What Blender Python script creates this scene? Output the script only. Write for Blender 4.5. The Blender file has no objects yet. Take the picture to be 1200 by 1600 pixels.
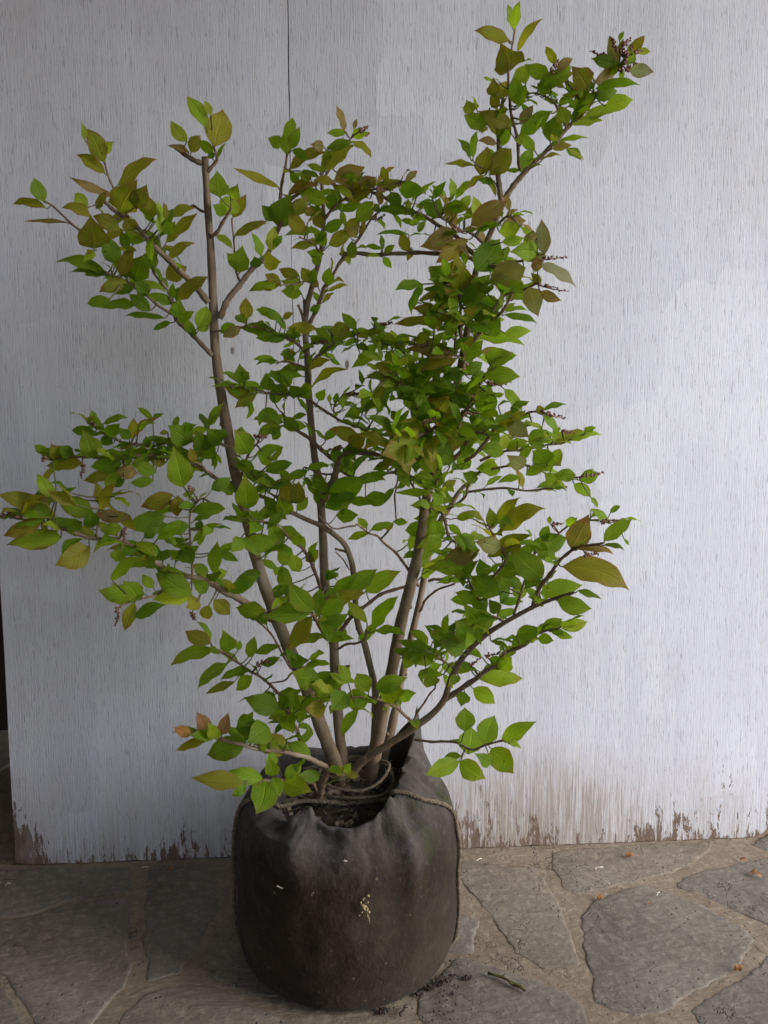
import bpy, math, random
from mathutils import Vector, Matrix, noise
from math import radians as R, sin, cos, pi, sqrt
random.seed(11)
S = bpy.context.scene
COL = S.collection

# ------------------------------------------------------------------ camera
F = 1250.0; CAMH = 0.768; PITCH = R(10)
cam_d = bpy.data.cameras.new('camera'); cam = bpy.data.objects.new('camera', cam_d)
COL.objects.link(cam); S.camera = cam
cam_d.sensor_fit = 'HORIZONTAL'; cam_d.sensor_width = 36; cam_d.lens = 36*F/1200
cam_d.clip_start = 0.02; cam_d.clip_end = 500
cam.location = (0, 0, CAMH); cam.rotation_euler = (R(90)-PITCH, 0, 0)
# ------------------------------------------------------------------ sky, sun
w = bpy.data.worlds.new('World'); S.world = w; w.use_nodes = True
nt = w.node_tree; bg = nt.nodes['Background']
sky = nt.nodes.new('ShaderNodeTexSky'); sky.sky_type = 'NISHITA'; sky.sun_disc = False
SUN_EL, SUN_AZ = 28, 118          # azimuth clockwise from +Y: from behind the camera, to the right
sky.sun_elevation = R(SUN_EL); sky.sun_rotation = R(SUN_AZ)
sky.dust_density = 1.0; sky.air_density = 1.0; sky.ozone_density = 1.0
nt.links.new(sky.outputs[0], bg.inputs[0]); bg.inputs[1].default_value = 0.11
sd = bpy.data.lights.new('sun', 'SUN'); sd.energy = 2.55; sd.angle = R(45); sd.color = (.94, .97, 1)
so = bpy.data.objects.new('sun', sd); COL.objects.link(so)
dirv = Vector((sin(R(SUN_AZ))*cos(R(SUN_EL)), cos(R(SUN_AZ))*cos(R(SUN_EL)), sin(R(SUN_EL))))
so.rotation_euler = dirv.to_track_quat('Z', 'Y').to_euler(); so.location = (2, -3, 4)
S.view_settings.view_transform = 'Standard'; S.view_settings.look = 'None'
S.view_settings.gamma = 1; S.view_settings.exposure = 0.88
S.render.engine = 'CYCLES'

# ------------------------------------------------------------------ helpers
camR = cam.rotation_euler.to_matrix(); camP = Vector(cam.location)
def ray(px, py): return (camR @ Vector(((px-600)/F, -(py-800)/F, -1)))
PY = 1.01                                   # distance of the middle of the bag
def at(px, py, d=0.0):                      # point on the upright plane d metres in front of the shrub's middle
    r = ray(px, py); return camP + r*((PY-d)/r.y)
def gnd(px, py, z=0.0):
    r = ray(px, py); return camP + r*((z-CAMH)/r.z)
def pxs(p): return max(.3, -(camR.transposed() @ (p-camP)).z)/F      # metres per pixel at p

def tag(o, label=None, cat=None, group=None, kind=None):
    if label: o['label'] = label
    if cat: o['category'] = cat
    if group: o['group'] = group
    if kind: o['kind'] = kind
    return o
def empty(name, loc):
    o = bpy.data.objects.new(name, None); COL.objects.link(o); o.location = loc; o.empty_display_size = .05
    return o
class MB:
    def __init__(s): s.v=[]; s.f=[]; s.mi=[]; s.uv=[]; s.col=[]; s.hasuv=False
    def add(s, vs, fs, mi=0, uvs=None, col=None):
        b=len(s.v); s.v += [tuple(v) for v in vs]; s.f += [tuple(i+b for i in f) for f in fs]; s.mi += [mi]*len(fs)
        s.uv += uvs if uvs else [(0,0)]*len(vs)
        s.col += [col if col else (1,1,1,0)]*len(vs)
    def build(s, name, mats, parent=None, smooth=True, colors=False, base=None):
        o_loc = Vector(base) if base is not None else Vector((0,0,0))
        me = bpy.data.meshes.new(name)
        me.from_pydata([(v[0]-o_loc.x, v[1]-o_loc.y, v[2]-o_loc.z) for v in s.v], [], s.f)
        for m in (mats if isinstance(mats,(list,tuple)) else [mats]): me.materials.append(m)
        me.polygons.foreach_set('material_index', s.mi)
        me.polygons.foreach_set('use_smooth', [smooth]*len(s.f))
        uvl = me.uv_layers.new(name='UVMap')
        arr=[]
        for l in me.loops: arr += s.uv[l.vertex_index]
        uvl.data.foreach_set('uv', arr)
        if colors:
            ca = me.color_attributes.new('tint','FLOAT_COLOR','POINT')
            a=[]
            for c in s.col: a += list(c)
            ca.data.foreach_set('color', a)
        me.update()
        o = bpy.data.objects.new(name, me); COL.objects.link(o)
        if parent is not None:
            o.parent = parent
            o.location = o_loc - world_loc(parent)
        else: o.location = o_loc
        return o
def world_loc(o):
    l = Vector(o.location)
    while o.parent: o = o.parent; l += Vector(o.location)
    return l
def catmull(P, n):
    out=[]
    for i in range(len(P)-1):
        p0=P[max(i-1,0)]; p1=P[i]; p2=P[i+1]; p3=P[min(i+2,len(P)-1)]
        for k in range(n):
            t=k/n
            out.append(tuple(.5*((2*b)+(-a+c)*t+(2*a-5*b+4*c-d)*t*t+(-a+3*b-3*c+d)*t**3) for a,b,c,d in zip(p0,p1,p2,p3)))
    out.append(tuple(P[-1])); return out
def tube(mb, pts, rad, sides=8, mi=0, col=None, caps=True, wob=0.0):
    n=len(pts); vs=[]; fs=[]; uv=[]
    up=None; L=0
    for i,p in enumerate(pts):
        p=Vector(p); t=(Vector(pts[min(i+1,n-1)])-Vector(pts[max(i-1,0)]))
        if t.length<1e-9: t=Vector((0,0,1))
        t.normalize()
        if up is None:
            up = t.orthogonal().normalized()
        up=(up-t*up.dot(t)); up = up.normalized() if up.length>1e-6 else t.orthogonal().normalized()
        s=t.cross(up)
        if i: L+=(p-Vector(pts[i-1])).length
        for k in range(sides):
            a=2*pi*k/sides; r=rad[i]*(1+wob*noise.noise(Vector((p.x*60+cos(a)*1.3,p.y*60+sin(a)*1.3,p.z*45))))
            vs.append(p+(up*cos(a)+s*sin(a))*r); uv.append((k/sides,L))
    for i in range(n-1):
        for k in range(sides):
            a=i*sides+k; b=i*sides+(k+1)%sides
            fs.append((a,b,b+sides,a+sides))
    if caps:
        fs.append(tuple(range(sides))[::-1]); fs.append(tuple(range((n-1)*sides,n*sides)))
    mb.add(vs,fs,mi,uv,col)

# ------------------------------------------------------------------ node helpers
def mat(name):
    m=bpy.data.materials.new(name); m.use_nodes=True; nt=m.node_tree
    b=nt.nodes['Principled BSDF']; return m,nt,b
def N(nt,t,**k):
    n=nt.nodes.new(t)
    for a,v in k.items():
        if a in ('ins',):
            for i,x in v.items(): n.inputs[i].default_value=x
        else: setattr(n,a,v)
    return n
def coords(nt, scale=(1,1,1), out='Object', loc=(0,0,0)):
    tc=N(nt,'ShaderNodeTexCoord'); mp=N(nt,'ShaderNodeMapping'); mp.inputs['Scale'].default_value=scale; mp.inputs['Location'].default_value=loc
    nt.links.new(tc.outputs[out],mp.inputs[0]); return mp.outputs[0]
def noi(nt,vec,scale,detail=4,rough=.55,dist=0):
    n=N(nt,'ShaderNodeTexNoise'); n.inputs['Scale'].default_value=scale; n.inputs['Detail'].default_value=detail
    n.inputs['Roughness'].default_value=rough; n.inputs['Distortion'].default_value=dist
    nt.links.new(vec,n.inputs['Vector']); return n.outputs['Fac']
def ramp(nt,fac,stops,interp='LINEAR'):
    r=N(nt,'ShaderNodeValToRGB'); r.color_ramp.interpolation=interp
    e=r.color_ramp.elements
    while len(e)<len(stops): e.new(.5)
    for i,(p,c) in enumerate(stops):
        e[i].position=p; e[i].color=(c,c,c,1) if isinstance(c,(int,float)) else (*c,1)
    nt.links.new(fac,r.inputs[0]); return r.outputs[0]
def mixc(nt,fac,a,b,bt='MIX'):
    m=N(nt,'ShaderNodeMix',data_type='RGBA',blend_type=bt)
    for k,x in ((0,fac),(6,a),(7,b)):
        s=m.inputs[k]
        if hasattr(x,'node'): nt.links.new(x,s)
        elif isinstance(x,(int,float)) : s.default_value = x if k==0 else (x,x,x,1)
        else: s.default_value=(*x,1)
    return m.outputs[2]
def mth(nt,op,a,b=0,c=0,clamp=False):
    m=N(nt,'ShaderNodeMath',operation=op,use_clamp=clamp)
    for i,x in enumerate((a,b,c)):
        if hasattr(x,'node'): nt.links.new(x,m.inputs[i])
        else: m.inputs[i].default_value=x
    return m.outputs[0]
def bump(nt,b,h,strength,dist=.002,prev=None):
    n=N(nt,'ShaderNodeBump'); n.inputs['Strength'].default_value=strength; n.inputs['Distance'].default_value=dist
    nt.links.new(h,n.inputs['Height'])
    if prev is not None: nt.links.new(prev,n.inputs['Normal'])
    nt.links.new(n.outputs[0],b.inputs['Normal']); return n.outputs[0]

# ------------------------------------------------------------------ materials
def m_board():
    m,nt,b=mat('weathered_white_paint')
    sx=N(nt,'ShaderNodeSeparateXYZ'); nt.links.new(coords(nt),sx.inputs[0]); X,Z=sx.outputs[0],sx.outputs[2]
    big=noi(nt,coords(nt,(1,1,.6)),2.6,3,.5)
    patch=N(nt,'ShaderNodeTexVoronoi',distance='CHEBYCHEV'); patch.inputs['Scale'].default_value=1.0; patch.inputs['Randomness'].default_value=.9
    wp=N(nt,'ShaderNodeVectorMath',operation='ADD'); 
    nz=N(nt,'ShaderNodeTexNoise'); nz.inputs['Scale'].default_value=14; nt.links.new(coords(nt,(1.6,1,.4)),nz.inputs['Vector'])
    sc=N(nt,'ShaderNodeVectorMath',operation='SCALE'); sc.inputs['Scale'].default_value=.16; nt.links.new(nz.outputs['Color'],sc.inputs[0])
    nt.links.new(coords(nt,(7,1,3.5)),wp.inputs[0]); nt.links.new(sc.outputs[0],wp.inputs[1]); nt.links.new(wp.outputs[0],patch.inputs['Vector'])
    pv=ramp(nt,patch.outputs['Color'],[(0.05,(.565,.555,.60)),(.4,(.65,.645,.71)),(.6,(.685,.68,.75)),(.95,(.765,.765,.82))])
    col=mixc(nt,ramp(nt,big,[(.35,0),(.65,1)]),pv,(.62,.61,.665))
    streak=noi(nt,coords(nt,(60,60,2.2)),1.0,4,.65)
    col=mixc(nt,ramp(nt,streak,[(.45,0),(.75,.38)]),col,(.80,.80,.82))
    # raised grain: short fine upright checks in the paint
    g1=noi(nt,coords(nt,(380,380,26),loc=(3,0,1)),1.0,3,.62,.1)
    g2=noi(nt,coords(nt,(640,640,46),loc=(8,0,5)),1.0,2,.6,.08)
    dens=noi(nt,coords(nt,(6,6,2.5),loc=(0,0,7)),1.0,3,.6)
    th=ramp(nt,dens,[(.3,.03),(.7,-.05)])
    c1=ramp(nt,mth(nt,'ADD',g1,ramp_off(nt,dens,.10)),[(.335,1),(.40,0)])
    c2=ramp(nt,mth(nt,'ADD',g2,ramp_off(nt,dens,.10)),[(.345,1),(.42,0)])
    crack=mth(nt,'MAXIMUM',c1,mth(nt,'MULTIPLY',c2,.7))
    fg=noi(nt,coords(nt,(460,460,22),loc=(5,5,5)),1.0,3,.6)
    col=mixc(nt,ramp(nt,fg,[(.3,.20),(.5,0)]),col,(.40,.385,.40))
    col=mixc(nt,ramp(nt,fg,[(.62,0),(.8,.35)]),col,(.85,.85,.88))
    col=mixc(nt,mth(nt,'MULTIPLY',mth(nt,'MULTIPLY',crack,ramp(nt,dens,[(.35,.35),(.62,.9)])),.75),col,(.19,.17,.17))
    # wear rising from the bottom edge and at the left edge
    zz=mth(nt,'MULTIPLY',Z,-2.4); low=mth(nt,'ADD',zz,.62,clamp=True)     # 1 at the foot
    lowp=mth(nt,'POWER',low,2.2)
    lft=mth(nt,'MULTIPLY',mth(nt,'SUBTRACT',.05,X,clamp=True),5)
    wmask=mth(nt,'ADD',lowp,mth(nt,'MULTIPLY',lft,mth(nt,'MULTIPLY',low,2.0)))
    dx=mth(nt,'MULTIPLY',mth(nt,'SUBTRACT',X,.80),3.6); dz=mth(nt,'MULTIPLY',Z,5.0)
    rr=mth(nt,'SUBTRACT',1,mth(nt,'SQRT',mth(nt,'ADD',mth(nt,'POWER',mth(nt,'ABSOLUTE',dx),2),mth(nt,'POWER',dz,2))),clamp=True)
    wmask=mth(nt,'ADD',wmask,mth(nt,'MULTIPLY',rr,.05))
    wn=noi(nt,coords(nt,(75,75,17),loc=(1,0,2)),1.0,6,.78,.35)
    wb=noi(nt,coords(nt,(7,7,3),loc=(4,0,0)),1.0,2,.5)
    wv=mth(nt,'ADD',mth(nt,'MULTIPLY',wn,1.0),mth(nt,'MULTIPLY',wb,.42))
    wv=mth(nt,'ADD',wv,mth(nt,'MULTIPLY',wmask,.80))
    wv=mth(nt,'ADD',wv,mth(nt,'MULTIPLY',mth(nt,'SUBTRACT',noi(nt,coords(nt,(330,330,60)),1,3,.7),.5),.22))
    peel=ramp(nt,wv,[(.975,0),(1.01,1)])
    wood=mixc(nt,noi(nt,coords(nt,(160,160,5)),1,3,.6),(.09,.055,.04),(.25,.17,.125))
    # grey-tan grime low down
    grime=mth(nt,'MULTIPLY',mth(nt,'POWER',low,1.6),ramp(nt,noi(nt,coords(nt,(16,16,4),loc=(9,0,0)),1,4,.65),[(.33,.1),(.62,1)]))
    col=mixc(nt,mth(nt,'MULTIPLY',grime,1.0,clamp=True),col,(.36,.30,.245))
    # stain beside the bag
    stn=mth(nt,'MULTIPLY',rr,ramp(nt,noi(nt,coords(nt,(110,110,8),loc=(2,0,3)),1,4,.7),[(.35,.25),(.6,1)]))
    col=mixc(nt,mth(nt,'MULTIPLY',stn,1.1,clamp=True),col,(.42,.355,.29))
    gv=noi(nt,coords(nt,(330,330,9),loc=(2,7,1)),1.0,4,.7,.15)
    gvm=ramp(nt,mth(nt,'ADD',gv,mth(nt,'MULTIPLY',mth(nt,'ADD',mth(nt,'POWER',low,1.7),mth(nt,'MULTIPLY',rr,.5)),.20)),[(.56,0),(.63,1)])
    col=mixc(nt,mth(nt,'MULTIPLY',mth(nt,'MULTIPLY',gvm,ramp(nt,mth(nt,'ADD',mth(nt,'POWER',low,2.0),rr),[(.05,0),(.5,1)])),.6),col,(.27,.215,.175))
    col=mixc(nt,peel,col,wood)
    sm=noi(nt,coords(nt,(5,1,2.2),loc=(6,0,1)),1,6,.72,.5)
    col=mixc(nt,ramp(nt,sm,[(.55,0),(.72,.42)]),col,(.50,.475,.475))
    col=mixc(nt,ramp(nt,sm,[(.28,.4),(.42,0)]),col,(.80,.81,.84))
    # small dark nicks
    nick=N(nt,'ShaderNodeTexVoronoi'); nick.inputs['Scale'].default_value=13; nt.links.new(coords(nt,(1,1,.45)),nick.inputs['Vector'])
    nk=mth(nt,'MULTIPLY',ramp(nt,nick.outputs['Distance'],[(.03,1),(.05,0)]),ramp(nt,noi(nt,coords(nt),9,2),[(.5,0),(.56,1)]))
    col=mixc(nt,nk,col,(.16,.13,.12))
    # the long split in the face
    wob=mth(nt,'MULTIPLY',mth(nt,'SUBTRACT',noi(nt,coords(nt,(.001,.001,9)),1,3),.5),.006)
    sxp=mth(nt,'ABSOLUTE',mth(nt,'ADD',mth(nt,'SUBTRACT',X,SPLIT_X),wob))
    wid=mth(nt,'MULTIPLY',ramp(nt,noi(nt,coords(nt,(.001,.001,4.5),loc=(0,0,3)),1,2),[(.4,.25),(.62,1)]),.0009)
    sp=mth(nt,'MULTIPLY',mth(nt,'LESS_THAN',sxp,wid),ramp(nt,Z,[(.64,0),(.72,1)]))
    col=mixc(nt,sp,col,(.03,.025,.025))
    nt.links.new(col,b.inputs['Base Color'])
    nt.links.new(mixc(nt,peel,.5,.85),b.inputs['Roughness']); b.inputs['Specular IOR Level'].default_value=.3
    h=mth(nt,'SUBTRACT',mth(nt,'MULTIPLY',fg,1.3),crack)
    h=mth(nt,'SUBTRACT',h,mth(nt,'MULTIPLY',peel,1.2)); h=mth(nt,'SUBTRACT',h,mth(nt,'MULTIPLY',sp,2))
    bump(nt,b,h,.38,.0011)
    return m
def ramp_off(nt,v,k): return mth(nt,'MULTIPLY',mth(nt,'SUBTRACT',v,.5),k*2)
def m_leaf():
    m,nt,b=mat('leaf_surface')
    at_=N(nt,'ShaderNodeAttribute'); at_.attribute_name='tint'
    uv=N(nt,'ShaderNodeUVMap'); sx=N(nt,'ShaderNodeSeparateXYZ'); nt.links.new(uv.outputs[0],sx.inputs[0])
    U,V=sx.outputs[0],sx.outputs[1]
    au=mth(nt,'ABSOLUTE',mth(nt,'SUBTRACT',U,.5))                       # 0..0.5 of the half width
    mott=noi(nt,coords(nt),60,3,.6)
    col=mixc(nt,ramp(nt,mott,[(.3,0),(.7,.35)]),at_.outputs['Color'],mixc(nt,1.0,at_.outputs['Color'],(1.35,1.12,.8),'MULTIPLY'))
    edge=mth(nt,'MULTIPLY',ramp(nt,mth(nt,'ADD',au,mth(nt,'MULTIPLY',mott,.22)),[(.40,0),(.60,1)]),at_.outputs['Alpha'])
    tip=mth(nt,'MULTIPLY',ramp(nt,mth(nt,'ADD',V,mth(nt,'MULTIPLY',mott,.3)),[(.9,0),(1.12,1)]),at_.outputs['Alpha'])
    col=mixc(nt,mth(nt,'MULTIPLY',mth(nt,'MAXIMUM',edge,tip),.7),col,(.33,.16,.06))
    vein=mth(nt,'SUBTRACT',mth(nt,'MULTIPLY',V,7.5),mth(nt,'MULTIPLY',au,5.0))
    fr=mth(nt,'ABSOLUTE',mth(nt,'SUBTRACT',mth(nt,'FRACT',vein),.5))
    sv=ramp(nt,fr,[(.0,1),(.09,0)])
    mr=ramp(nt,au,[(.012,1),(.04,0)])
    vv=mth(nt,'MAXIMUM',mth(nt,'MULTIPLY',sv,.45),mr)
    col=mixc(nt,mth(nt,'MULTIPLY',vv,.5),col,mixc(nt,1.0,col,(1.8,1.55,1.8),'MULTIPLY'))
    spt=N(nt,'ShaderNodeTexVoronoi'); spt.inputs['Scale'].default_value=95; nt.links.new(coords(nt),spt.inputs['Vector'])
    sm_=mth(nt,'MULTIPLY',ramp(nt,spt.outputs['Distance'],[(.09,1),(.17,0)]),ramp(nt,noi(nt,coords(nt),24,2),[(.56,0),(.62,.8)]))
    col=mixc(nt,sm_,col,(.16,.085,.03))
    nt.links.new(col,b.inputs['Base Color'])
    b.inputs['Roughness'].default_value=.55; b.inputs['Specular IOR Level'].default_value=.28
    h=mth(nt,'SUBTRACT',mth(nt,'MULTIPLY',noi(nt,coords(nt),170,2),.3),vv)
    nrm=bump(nt,b,h,.8,.0012)
    tr=N(nt,'ShaderNodeBsdfTranslucent'); tc=mixc(nt,1.0,col,(1.35,1.45,.6),'MULTIPLY'); nt.links.new(tc,tr.inputs[0]); nt.links.new(nrm,tr.inputs['Normal'])
    mx=N(nt,'ShaderNodeMixShader'); mx.inputs[0].default_value=.55
    nt.links.new(b.outputs[0],mx.inputs[1]); nt.links.new(tr.outputs[0],mx.inputs[2])
    nt.links.new(mx.outputs[0],nt.nodes['Material Output'].inputs[0])
    return m
def m_bark(name,c1,c2,sc=90,bs=.6):
    m,nt,b=mat(name)
    n1=noi(nt,coords(nt,(1,1,.35)),sc,5,.65); n2=noi(nt,coords(nt),18,3)
    col=mixc(nt,ramp(nt,n1,[(.3,0),(.7,1)]),c1,c2)
    col=mixc(nt,ramp(nt,n2,[(.48,0),(.66,.6)]),col,(.34,.27,.20))
    sp=N(nt,'ShaderNodeTexVoronoi'); sp.inputs['Scale'].default_value=170; nt.links.new(coords(nt,(1,1,1.8)),sp.inputs['Vector'])
    col=mixc(nt,ramp(nt,sp.outputs['Distance'],[(.12,.55),(.25,0)]),col,(.36,.29,.22))
    nt.links.new(col,b.inputs['Base Color']); b.inputs['Roughness'].default_value=.75
    bump(nt,b,n1,bs,.0012); return m
def m_simple(name,c1,c2,sc,rough=.8,bs=.4,bd=.001,detail=4,stretch=(1,1,1)):
    m,nt,b=mat(name); n=noi(nt,coords(nt,stretch),sc,detail,.6)
    nt.links.new(mixc(nt,ramp(nt,n,[(.3,0),(.7,1)]),c1,c2),b.inputs['Base Color'])
    b.inputs['Roughness'].default_value=rough
    if bs: bump(nt,b,n,bs,bd)
    return m
def m_fabric():
    m,nt,b=mat('black_landscape_fabric')
    sx=N(nt,'ShaderNodeSeparateXYZ'); nt.links.new(coords(nt),sx.inputs[0]); X,Y,Z=sx.outputs
    dirt=noi(nt,coords(nt),11,5,.65); fine=noi(nt,coords(nt),120,3,.6)
    col=mixc(nt,ramp(nt,dirt,[(.35,0),(.65,1)]),(.018,.011,.0075),(.050,.033,.020))
    # soil washed into the lower half, collar cloth cleaner and lightened for overhead light
    top=ramp(nt,mth(nt,'ADD',Z,mth(nt,'MULTIPLY',mth(nt,'SUBTRACT',dirt,.5),.10)),[(.175,0),(.228,1)])
    col=mixc(nt,top,col,mixc(nt,ramp(nt,fine,[(.35,0),(.65,1)]),(.072,.060,.057),(.105,.090,.085)))
    tan=mth(nt,'MULTIPLY',ramp(nt,noi(nt,coords(nt,loc=(3,1,0)),7,4,.6),[(.5,0),(.7,1)]),.75)
    col=mixc(nt,tan,col,(.085,.062,.043))
    moss=mth(nt,'MULTIPLY',ramp(nt,noi(nt,coords(nt,loc=(1,5,2)),26,5,.7),[(.47,0),(.62,1)]),ramp(nt,X,[(.03,0),(.12,1)]))
    moss=mth(nt,'MULTIPLY',moss,ramp(nt,Z,[(.10,0),(.19,.9)]))
    col=mixc(nt,moss,col,(.040,.043,.014))
    spk=N(nt,'ShaderNodeTexVoronoi'); spk.inputs['Scale'].default_value=52; nt.links.new(coords(nt),spk.inputs['Vector'])
    sk=mth(nt,'MULTIPLY',ramp(nt,spk.outputs['Distance'],[(.06,1),(.11,0)]),ramp(nt,noi(nt,coords(nt),20,2),[(.48,0),(.55,1)]))
    col=mixc(nt,mth(nt,'MULTIPLY',sk,.6),col,(.22,.18,.13))
    col=mixc(nt,ramp(nt,fine,[(.6,0),(.75,.35)]),col,(.13,.11,.09))
    nt.links.new(col,b.inputs['Base Color']); b.inputs['Roughness'].default_value=.85; b.inputs['Specular IOR Level'].default_value=.22
    b.inputs['Sheen Weight'].default_value=.05
    uvn=N(nt,'ShaderNodeUVMap'); mp=N(nt,'ShaderNodeMapping'); mp.inputs['Rotation'].default_value=(0,0,.785); mp.inputs['Scale'].default_value=(1,1,1)
    nt.links.new(uvn.outputs[0],mp.inputs[0]); s2=N(nt,'ShaderNodeSeparateXYZ'); nt.links.new(mp.outputs[0],s2.inputs[0]); s3=N(nt,'ShaderNodeSeparateXYZ'); nt.links.new(uvn.outputs[0],s3.inputs[0])
    k=2*pi/.0030
    wv=mth(nt,'MULTIPLY',mth(nt,'SINE',mth(nt,'MULTIPLY',s2.outputs[0],k)),mth(nt,'SINE',mth(nt,'MULTIPLY',s2.outputs[1],k)))
    wv=mth(nt,'MULTIPLY',wv,ramp(nt,s3.outputs[1],[(.2,.12),(.27,1)])); n1=bump(nt,b,wv,.22,.0006); cr=noi(nt,coords(nt,(1,1,.6)),38,5,.7,.8); n2=bump(nt,b,mth(nt,'ADD',mth(nt,'ADD',mth(nt,'MULTIPLY',dirt,3),fine),mth(nt,'MULTIPLY',cr,1.6)),.45,.0035,n1)
    return m
def m_stone(name,a,c,mossy=0.0,seed=0):
    m,nt,b=mat(name)
    v=coords(nt,loc=(seed,seed*.7,0))
    n1=noi(nt,v,9,5,.65); n2=noi(nt,v,75,5,.7); n3=noi(nt,coords(nt,(1,3,1)),22,4,.6,1.2)
    col=mixc(nt,ramp(nt,n1,[(.32,0),(.68,1)]),a,c)
    col=mixc(nt,ramp(nt,n2,[(.5,0),(.72,.55)]),col,tuple(x*1.7 for x in c))
    col=mixc(nt,ramp(nt,n2,[(.28,.5),(.42,0)]),col,tuple(x*.55 for x in a))
    col=mixc(nt,ramp(nt,n3,[(.55,0),(.7,.35)]),col,(.21,.155,.11))
    pit=N(nt,'ShaderNodeTexVoronoi'); pit.inputs['Scale'].default_value=85; nt.links.new(v,pit.inputs['Vector'])
    pt=mth(nt,'MULTIPLY',ramp(nt,pit.outputs['Distance'],[(.1,1),(.2,0)]),ramp(nt,n1,[(.5,0),(.6,1)]))
    col=mixc(nt,mth(nt,'MULTIPLY',pt,.4),col,tuple(x*.35 for x in a))
    nt.links.new(col,b.inputs['Base Color']); b.inputs['Roughness'].default_value=.82; b.inputs['Specular IOR Level'].default_value=.25
    crk=N(nt,'ShaderNodeTexVoronoi',feature='DISTANCE_TO_EDGE'); crk.inputs['Scale'].default_value=9
    wq=N(nt,'ShaderNodeTexNoise'); wq.inputs['Scale'].default_value=7; wq.inputs['Detail'].default_value=6; nt.links.new(v,wq.inputs['Vector'])
    va=N(nt,'ShaderNodeVectorMath',operation='MULTIPLY_ADD'); va.inputs[1].default_value=(.5,.5,.5); nt.links.new(wq.outputs['Color'],va.inputs[0]); nt.links.new(v,va.inputs[2]); nt.links.new(va.outputs[0],crk.inputs['Vector'])
    ck=mth(nt,'MULTIPLY',ramp(nt,crk.outputs['Distance'],[(.0,1),(.012,0)]),ramp(nt,noi(nt,v,5,2),[(.52,0),(.6,1)]))
    col2=mixc(nt,mth(nt,'MULTIPLY',ck,.55),col,tuple(x*.4 for x in a)); nt.links.new(col2,b.inputs['Base Color'])
    n1=mth(nt,'ADD',n1,mth(nt,'MULTIPLY',ck,-1.0))
    h=mth(nt,'ADD',mth(nt,'MULTIPLY',n1,1.5),mth(nt,'MULTIPLY',n2,.6)); h=mth(nt,'ADD',h,mth(nt,'ADD',mth(nt,'MULTIPLY',n3,1.2),mth(nt,'MULTIPLY',pt,-.8)))
    bump(nt,b,h,.7,.0035); return m
SPLIT_X=.0
# ------------------------------------------------------------------ board geometry numbers
bl=gnd(25,1353); br=gnd(1201,1308.5)
ux=(br-bl); BW=ux.length; ux.normalize(); LEAN=R(4.0)
nrm_h=Vector((-ux.y,ux.x,0))                      # away from the camera
uz=(Vector((0,0,1))*cos(LEAN)+nrm_h*sin(LEAN)); un=uz.cross(ux)   # un: into the board
BM=Matrix((ux,un,uz)).transposed().to_4x4(); BM.translation=bl
r=ray(451,100); tt=(bl-camP).dot(un)/r.dot(un); SPLIT_X=(camP+r*tt-bl).dot(ux)
M={}
M['board']=m_board(); M['leaf']=m_leaf()
M['bark']=m_bark('grey_brown_bark',(.155,.098,.058),(.26,.18,.115))
M['twig']=m_bark('young_brown_twig',(.17,.095,.06),(.26,.16,.10),150,.3)
M['petiole']=m_simple('green_petiole',(.13,.16,.04),(.19,.13,.06),40,.6,0)
M['bud']=m_simple('brown_flower_bud',(.16,.075,.05),(.27,.14,.09),300,.7,.2)
M['fabric']=m_fabric()
M['soil']=m_simple('dark_soil',(.012,.008,.006),(.085,.055,.038),120,.95,1,.006,6)
M['rope']=m_simple('straw_rope_fibre',(.085,.062,.04),(.26,.20,.135),240,.9,.8,.001,4)
M['woodedge']=m_simple('bare_plywood_edge',(.10,.055,.035),(.22,.14,.09),50,.85,.5,.002,4,(1,1,14))
M['stoneA']=m_stone('grey_flagstone',(.165,.135,.106),(.25,.212,.172),seed=1)
M['stoneB']=m_stone('brown_grey_flagstone',(.185,.145,.108),(.27,.22,.17),seed=5)
M['stoneC']=m_stone('blue_grey_flagstone',(.165,.137,.11),(.245,.208,.17),seed=9)
M['mortar']=m_stone('tan_mortar',(.225,.168,.118),(.30,.235,.17),seed=3)
M['deadleaf']=m_simple('dry_orange_leaf',(.22,.085,.022),(.34,.16,.05),90,.6,.3)
M['straw']=m_simple('pale_straw',(.55,.48,.38),(.68,.62,.52),90,.7,0)
M['crumb']=m_simple('soil_crumb',(.03,.02,.015),(.07,.05,.035),200,.95,.4)
M['mossy']=m_simple('mossy_twig_bark',(.06,.05,.02),(.12,.11,.03),150,.9,.5)
M['darkwall']=m_simple('dark_house_wall',(.035,.022,.018),(.06,.035,.028),14,.85,.4,.004,4,(1,1,.3))
M['redwood']=m_simple('dark_red_timber',(.07,.022,.015),(.11,.035,.022),40,.7,.3,.002,4,(1,1,.1))
M['rock']=m_stone('dark_garden_rock',(.10,.085,.07),(.17,.14,.12),seed=7)
M['plaster']=m_simple('blocker_wall_plaster',(.17,.165,.16),(.22,.21,.20),9,.9,.3)  # for the added unseen walls that block light
M['blocker_wood']=m_simple('blocker_roof_board',(.20,.17,.15),(.27,.24,.21),9,.8,.3,.003,4,(1,8,1))  # for the added unseen roof that blocks light

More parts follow.
